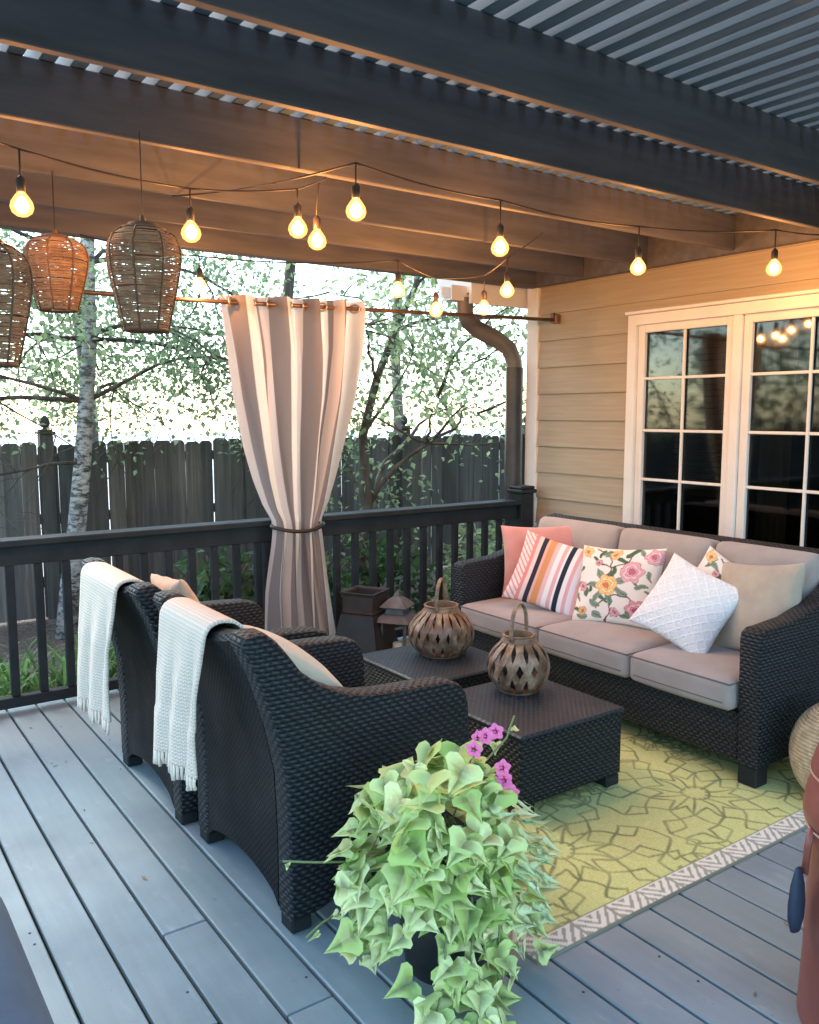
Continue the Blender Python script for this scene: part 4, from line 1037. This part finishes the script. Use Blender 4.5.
# tall trees beyond the fence
far = [((.2, 11.5), 5.0, 'first'), ((3.4, 13), 5.6, ''), ((6.3, 12.2), 5.2, ''), ((9.6, 14), 6.0, ''), ((13.2, 13), 5.6, ''), ((-3, 13), 5.5, '')]
flab = ['pale leafy tree beyond the fence behind the hanging lanterns', 'tall leafy tree beyond the fence behind the birch', 'leafy tree beyond the fence above the curtain', 'tall leafy tree beyond the fence right of the curtain', 'leafy tree beyond the fence behind the downspout', 'tall leafy tree beyond the fence past the left edge']
for k, ((x, y), hgt, _) in enumerate(far):
    rnd = random.Random(50 + k); tr = [(x, y, -.27), (x + .05, y, 1.5), (x - .05, y, 3.0), (x + .1, y, 4.2), (x, y, hgt), (x + .1, y, hgt + 1.6)]
    limbs = []
    for i in (2, 3, 3, 3, 4, 4, 4, 5, 5):
        a = rnd.uniform(0, 2 * PI); limbs.append((i, (math.cos(a), math.sin(a), rnd.uniform(.15, .9)), rnd.uniform(1.6, 2.8), .04))
    tree('leafy_tree', flab[k], (x, y, -.27), tr, .12, limbs, M['bark'], M['leaf_far'], .15, 3, .22, 70 + k, depth=2, droop=.05, group='trees beyond the fence', kids=(3, 4))
# shrubs behind the rail
def shrub(label, x, y, w, h, n, seed, mt, size, name='shrub', aspect=.6, group='low shrubs behind the railing'):
    rs = np.random.RandomState(seed); t = root(name, label, 'shrub', (x, y, -.25), group)
    p = rs.randn(n, 3); p /= np.linalg.norm(p, axis=1)[:, None]; p *= rs.uniform(.55, 1.0, n)[:, None] * (1 + .25 * np.sin(p[:, :1] * 5 + seed) * np.cos(p[:, 1:2] * 4))
    p[:, 2] = np.abs(p[:, 2]) ; C_ = p * np.array([w, w * .7, h]) + np.array([x, y, -.22]); v, F, c = leaf_cloud(C_, size, .03, rs, .2, aspect, 2); crown('foliage', t, mt, v, F, c)
    b = MB(); rnd = random.Random(seed)
    for _ in range(9): a = rnd.uniform(0, 6.28); b.tube([(x, y, -.26), (x + .25 * w * math.cos(a), y + .2 * w * math.sin(a), -.2 + h * .5), (x + .7 * w * math.cos(a), y + .5 * w * math.sin(a), -.2 + h * .8)], .008, 5)
    b.build('stems', M['bark'], t, smooth=True)
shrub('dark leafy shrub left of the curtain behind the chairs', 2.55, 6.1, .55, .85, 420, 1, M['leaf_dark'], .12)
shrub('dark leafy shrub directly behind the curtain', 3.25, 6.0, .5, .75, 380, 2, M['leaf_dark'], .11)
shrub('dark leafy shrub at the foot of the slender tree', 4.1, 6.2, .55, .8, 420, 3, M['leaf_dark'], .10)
shrub('mid green shrub behind the far sofa arm', 5.1, 6.0, .6, .75, 460, 4, M['leaf_shrub'], .10)
shrub('broad shrub against the fence near the house corner', 6.3, 6.6, .75, 1.0, 600, 5, M['leaf_shrub'], .10)
shrub('low shrub behind the railing next to the newel post', 5.6, 5.6, .4, .6, 300, 6, M['leaf_shrub'], .08)
def strap_plant(label, x, y, n, L, seed):
    rnd = random.Random(seed); t = root('lily_clump', label, 'plant', (x, y, -.24), 'strappy green clumps behind the railing'); b = MB(); cols = []
    for _ in range(n):
        a = rnd.uniform(0, 2 * PI); l = L * rnd.uniform(.6, 1.15); w = .011; p0 = Vector((x + rnd.gauss(0, .10), y + rnd.gauss(0, .08), -.24)); d = Vector((math.cos(a), math.sin(a), 0)); s = Vector((-d.y, d.x, 0)); vs = []; h = rnd.uniform(.5, .9)
        for i in range(7):
            f = i / 6; p = p0 + d * (l * .75 * f) + Vector((0, 0, l * (h * math.sin(f * 2.2)))); ww = w * (1 - f ** 2) + .001; vs += [p + s * ww, p - s * ww]
        b.add(vs, [(2*i, 2*i+1, 2*i+3, 2*i+2) for i in range(6)]); c = rnd.random(); cols += [(c, c, c)] * 14
    b.build('leaves', M['leaf_strap'], t, colors=np.array(cols), fixn=False)
sl = ['strappy green clump at the far left behind the railing', 'strappy green clump left of the chair backs', 'strappy green clump between the first balusters', 'strappy clump behind the far chair', 'strappy clump at the left edge nearest the deck', 'strappy green clump beyond the first chair back']
for k, (x, y) in enumerate(((.65, 5.45), (1.25, 5.5), (.95, 5.75), (1.85, 5.5), (.45, 5.25), (1.5, 5.85))): strap_plant(sl[k], x, y, 70, .42, k + 1)
# added leaf screen, unseen at left: darkens door glass reflections, shapes side light
rs = np.random.RandomState(9); t = root('added_hedge', 'added leafy screen left of the garden, unseen, darkening the door glass', 'added_hedge', (-7, 2, -.25))
C_ = np.stack([rs.uniform(-7.6, -6.4, 9000), rs.uniform(-7, 12, 9000), rs.uniform(-.2, 3.2, 9000) + .3 * rs.randn(9000) * .5], -1); v, F, c = leaf_cloud(C_, .22, .05, rs, .2, .6, 1); crown('foliage', t, M['leaf_dark'], v, F, c)

# ---------------------------------------------------------------- planter with sweet potato vine
PC = Vector((1.435, 1.84, 0))
t = root('planter', 'dark pot overflowing with pale lime vine and pink flowers', 'planter', PC)
b = MB(); b.lathe([(.115, 0), (.12, .01), (.155, .27), (.170, .275), (.172, .30), (.158, .30), (.152, .27), (.001, .265)], 36, PC); b.build('pot', M['pot'], t, autosmooth=40)
def heart(b, cols, p, tipdir, nrm, L, rnd, c, lob=.95):
    d = Vector(tipdir).normalized(); n = Vector(nrm); n = (n - d * n.dot(d)).normalized(); s = d.cross(n)
    W = L * lob * .55; f = rnd.uniform(-.02, .12); cur = rnd.uniform(-.05, .14)
    half = [(-.10, .25), (-.17, .62), (-.08, 1.0), (.10, 1.10), (.24, .80), (.42, .52), (.62, .30), (.83, .12)]
    mid = [0.0, .05, .12, .2, .32, .48, .66, .86, 1.0]
    def P(a, w): return p + d * (a * L) + s * (w * W) + n * (abs(w) * W * f - cur * L * (a - .3) ** 2 + .012 * math.sin(a * 9 + w * 3) * L)
    vs = [P(m, 0) for m in mid] + [P(a, w) for a, w in half] + [P(a, -w) for a, w in half]
    fs = []
    for sd in (9, 17):
        q = [(i, sd + i, sd + i + 1, i + 1) for i in range(7)] + [(7, sd + 7, 8)]
        fs += q
    b.add(vs, fs); cols += [(c, 1, c)] * 9 + [(c, 0, c)] * (len(vs) - 9)
rnd = random.Random(12)
b = MB(); cols = []; st = MB()
top = PC + Vector((0, 0, .30))
def place(cx, L, out=None, c=None):
    o = (cx - (PC + Vector((0, 0, .22)))); o = Vector(o).normalized() if out is None else Vector(out)
    # leaves face out, up and a little to the light; tips hang down and out
    n = (o * .7 + Vector((0, 0, .85)) + Vector((-.15, -.3, 0)) + Vector((rnd.gauss(0, .42), rnd.gauss(0, .42), rnd.gauss(0, .3)))).normalized()
    tdir = (Vector((o.x, o.y, 0)) * .8 + Vector((0, 0, -.35)) + Vector((rnd.gauss(0, .6), rnd.gauss(0, .6), rnd.gauss(0, .3)))).normalized()
    heart(b, cols, cx - tdir * L * .4, tdir, n, L, rnd, rnd.random() if c is None else c)
for k in range(215):
    a = rnd.uniform(0, 2 * PI); e = math.asin(rnd.uniform(-.35, .98)); rr = rnd.uniform(.80, 1.08)
    lump = 1 + .12 * math.sin(a * 3 + 1) + .08 * math.sin(a * 5 + e * 4)
    p = PC + Vector((-.04, 0, .34)) + Vector((math.cos(a) * math.cos(e) * .25 * lump, math.sin(a) * math.cos(e) * .21 * lump, math.sin(e) * .275)) * rr
    if p.y > 2.16: continue
    if p.z < .10 or (p.x > 1.585 and p.z > .30): continue
    place(p, rnd.uniform(.07, .125))
# trailing runs
def trail(pts, n, L0, L1, sc=.03):
    P = [Vector(p) for p in pts]; st.tube(P, [.0035] * len(P), 5)
    for k in range(n):
        f = (k + rnd.random()) / n * (len(P) - 1); i = min(len(P) - 2, int(f)); p = P[i].lerp(P[i + 1], f - i) + Vector((rnd.gauss(0, sc), rnd.gauss(0, sc), rnd.gauss(0, sc))); place(Vector((p.x, p.y, max(.03, p.z))), rnd.uniform(L0, L1))
trail([PC + Vector((-.05, -.1, .33)), PC + Vector((-.14, -.18, .25)), PC + Vector((-.17, -.21, .12)), PC + Vector((-.21, -.22, .04)), PC + Vector((-.17, -.30, .02))], 24, .06, .095)
trail([PC + Vector((-.1, 0, .35)), PC + Vector((-.27, .06, .33)), PC + Vector((-.32, .02, .22)), PC + Vector((-.30, -.02, .12))], 22, .065, .10)
trail([PC + Vector((-.1, -.1, .35)), PC + Vector((-.25, -.06, .27)), PC + Vector((-.27, -.10, .16))], 14, .06, .09)
trail([PC + Vector((.02, -.12, .36)), PC + Vector((.03, -.20, .24)), PC + Vector((.0, -.23, .10)), PC + Vector((-.02, -.25, .04))], 26, .055, .09)
trail([PC + Vector((-.02, -.12, .36)), PC + Vector((-.06, -.2, .24)), PC + Vector((-.1, -.22, .10)), PC + Vector((-.1, -.24, .04))], 26, .055, .09)
trail([PC + Vector((.05, -.1, .33)), PC + Vector((.14, -.16, .24)), PC + Vector((.17, -.2, .13))], 14, .05, .08)
trail([PC + Vector((-.18, -.28, .02)), PC + Vector((-.14, -.33, .02)), PC + Vector((-.08, -.36, .025))], 7, .06, .08, .012)
trail([PC + Vector((-.2, .1, .33)), PC + Vector((-.36, .14, .36)), PC + Vector((-.44, .17, .375))], 2, .02, .03, .006)
trail([PC + Vector((-.25, .1, .22)), PC + Vector((-.36, .10, .20)), PC + Vector((-.42, .08, .19))], 2, .03, .045, .006)
trail([PC + Vector((.1, .05, .5)), PC + Vector((.2, .05, .56)), PC + Vector((.28, .06, .60)), PC + Vector((.32, .07, .66))], 3, .03, .05, .008)
b.build('lime_vine_leaves', M['leaf_vine'], t, colors=np.array(cols), smooth=True, fixn=False)
# frosted trailing plant on the right side
b = MB(); cols = []
for k in range(85):
    a = rnd.uniform(-1.6, .2); e = rnd.uniform(-.9, .9); rr = rnd.uniform(.75, 1.1)
    p = PC + Vector((.07, -.03, .33)) + Vector((math.cos(a) * math.cos(e) * .23, math.sin(a) * math.cos(e) * .22, math.sin(e) * .26 - .03)) * rr
    if p.z < .04 or p.y > 2.15 or (p.x > 1.60 and p.z > .42): continue
    o = (p - PC - Vector((0, 0, .25))).normalized(); n = (o + Vector((0, 0, .6)) + Vector((rnd.gauss(0, .3), rnd.gauss(0, .3), 0))).normalized(); td = (Vector((o.x, o.y, -.35)) + Vector((rnd.gauss(0, .4), rnd.gauss(0, .4), rnd.gauss(0, .3)))).normalized()
    heart(b, cols, p, td, n, rnd.uniform(.045, .075), rnd, rnd.random(), .8)
b.build('frosted_leaves', M['leaf_pale'], t, colors=np.array(cols), smooth=True, fixn=False)
for k in range(40):
    a = rnd.uniform(0, 2 * PI); st.tube([top - Vector((0, 0, .03)), top + Vector((.1 * math.cos(a), .1 * math.sin(a), .1)), top + Vector((.2 * math.cos(a), .18 * math.sin(a), rnd.uniform(-.05, .2)))], .003, 5)
st.build('stems', M['stem'], t, smooth=True)
# petunias
for (px, py, pz) in ((1.545, 1.84, .655), (1.61, 1.88, .635), (1.50, 1.80, .645), (1.60, 1.79, .57), (1.60, 1.78, .535), (1.66, 1.89, .635), (1.57, 1.72, .53)):
    b = MB(); c = Vector((px, py, pz)); n = Vector((-.45 + rnd.gauss(0, .3), -.8, .45 + rnd.gauss(0, .3))).normalized(); u = n.orthogonal().normalized(); w = n.cross(u); vs = [c - n * .012]; m = 20
    for ring, (r, hgt) in enumerate(((.007, 0), (.016, .004), (.024, .003))):
        for k in range(m): an = 2 * PI * k / m; rr = r * (1 + (.16 * math.cos(5 * an) if ring else 0)); vs.append(c + u * rr * math.cos(an) + w * rr * math.sin(an) + n * (hgt + .002 * math.sin(5 * an)))
    fs = [(0, 1 + k, 1 + (k + 1) % m) for k in range(m)]
    for r in range(2): fs += [(1+r*m+k, 1+r*m+(k+1) % m, 1+(r+1)*m+(k+1) % m, 1+(r+1)*m+k) for k in range(m)]
    b.add(vs, fs); b.tube([c - n * .012, c - n * .04 - Vector((0, 0, .02))], .003, 5); b.build('pink_flower', M['petal'], t, smooth=True, fixn=False)
# ================================================================ CAMERA, LIGHT
cam = bpy.data.cameras.new('Camera'); co = bpy.data.objects.new('Camera', cam); COL.objects.link(co)
yaw, pitch = R_(35.3), R_(6.6); F = Vector((math.sin(yaw) * math.cos(pitch), math.cos(yaw) * math.cos(pitch), -math.sin(pitch)))
co.location = (0, 0, 1.6); co.rotation_euler = F.to_track_quat('-Z', 'Y').to_euler()
cam.sensor_fit = 'HORIZONTAL'; cam.sensor_width = 36; cam.lens = 36 * 850 / 819; cam.clip_end = 500; cam.clip_start = .05
scene.camera = co
SE, SA = R_(42), R_(-15)     # soft evening sky, light mostly from behind and left of the camera
w = bpy.data.worlds.new('World'); scene.world = w; w.use_nodes = True; nt = w.node_tree; bg = nt.nodes['Background']
sky = nt.nodes.new('ShaderNodeTexSky'); sky.sky_type = 'NISHITA'; sky.sun_disc = False; sky.sun_elevation = SE; sky.sun_rotation = SA; sky.air_density = 1.0; sky.dust_density = .6; sky.ozone_density = 1.0
tint = nt.nodes.new('ShaderNodeMixRGB'); tint.blend_type = 'MULTIPLY'; tint.inputs[0].default_value = 1; tint.inputs[2].default_value = (1.0, 1.02, .95, 1); nt.links.new(sky.outputs[0], tint.inputs[1]); nt.links.new(tint.outputs[0], bg.inputs[0]); bg.inputs[1].default_value = .15
sl_ = bpy.data.lights.new('Sun', 'SUN'); sl_.energy = .8; sl_.angle = R_(28); sl_.color = (1, .95, .86); so = bpy.data.objects.new('Sun', sl_); COL.objects.link(so)
sd = Vector((math.sin(SA) * math.cos(SE), math.cos(SA) * math.cos(SE), math.sin(SE))); so.rotation_euler = (-sd).to_track_quat('-Z', 'Y').to_euler(); so.location = (0, 0, 8)
vs_ = scene.view_settings; vs_.view_transform = 'Standard'; vs_.look = 'None'; vs_.gamma = 1; vs_.use_curve_mapping = False; vs_.exposure = 2.45
scene.cycles.max_bounces = 8; scene.cycles.transparent_max_bounces = 12
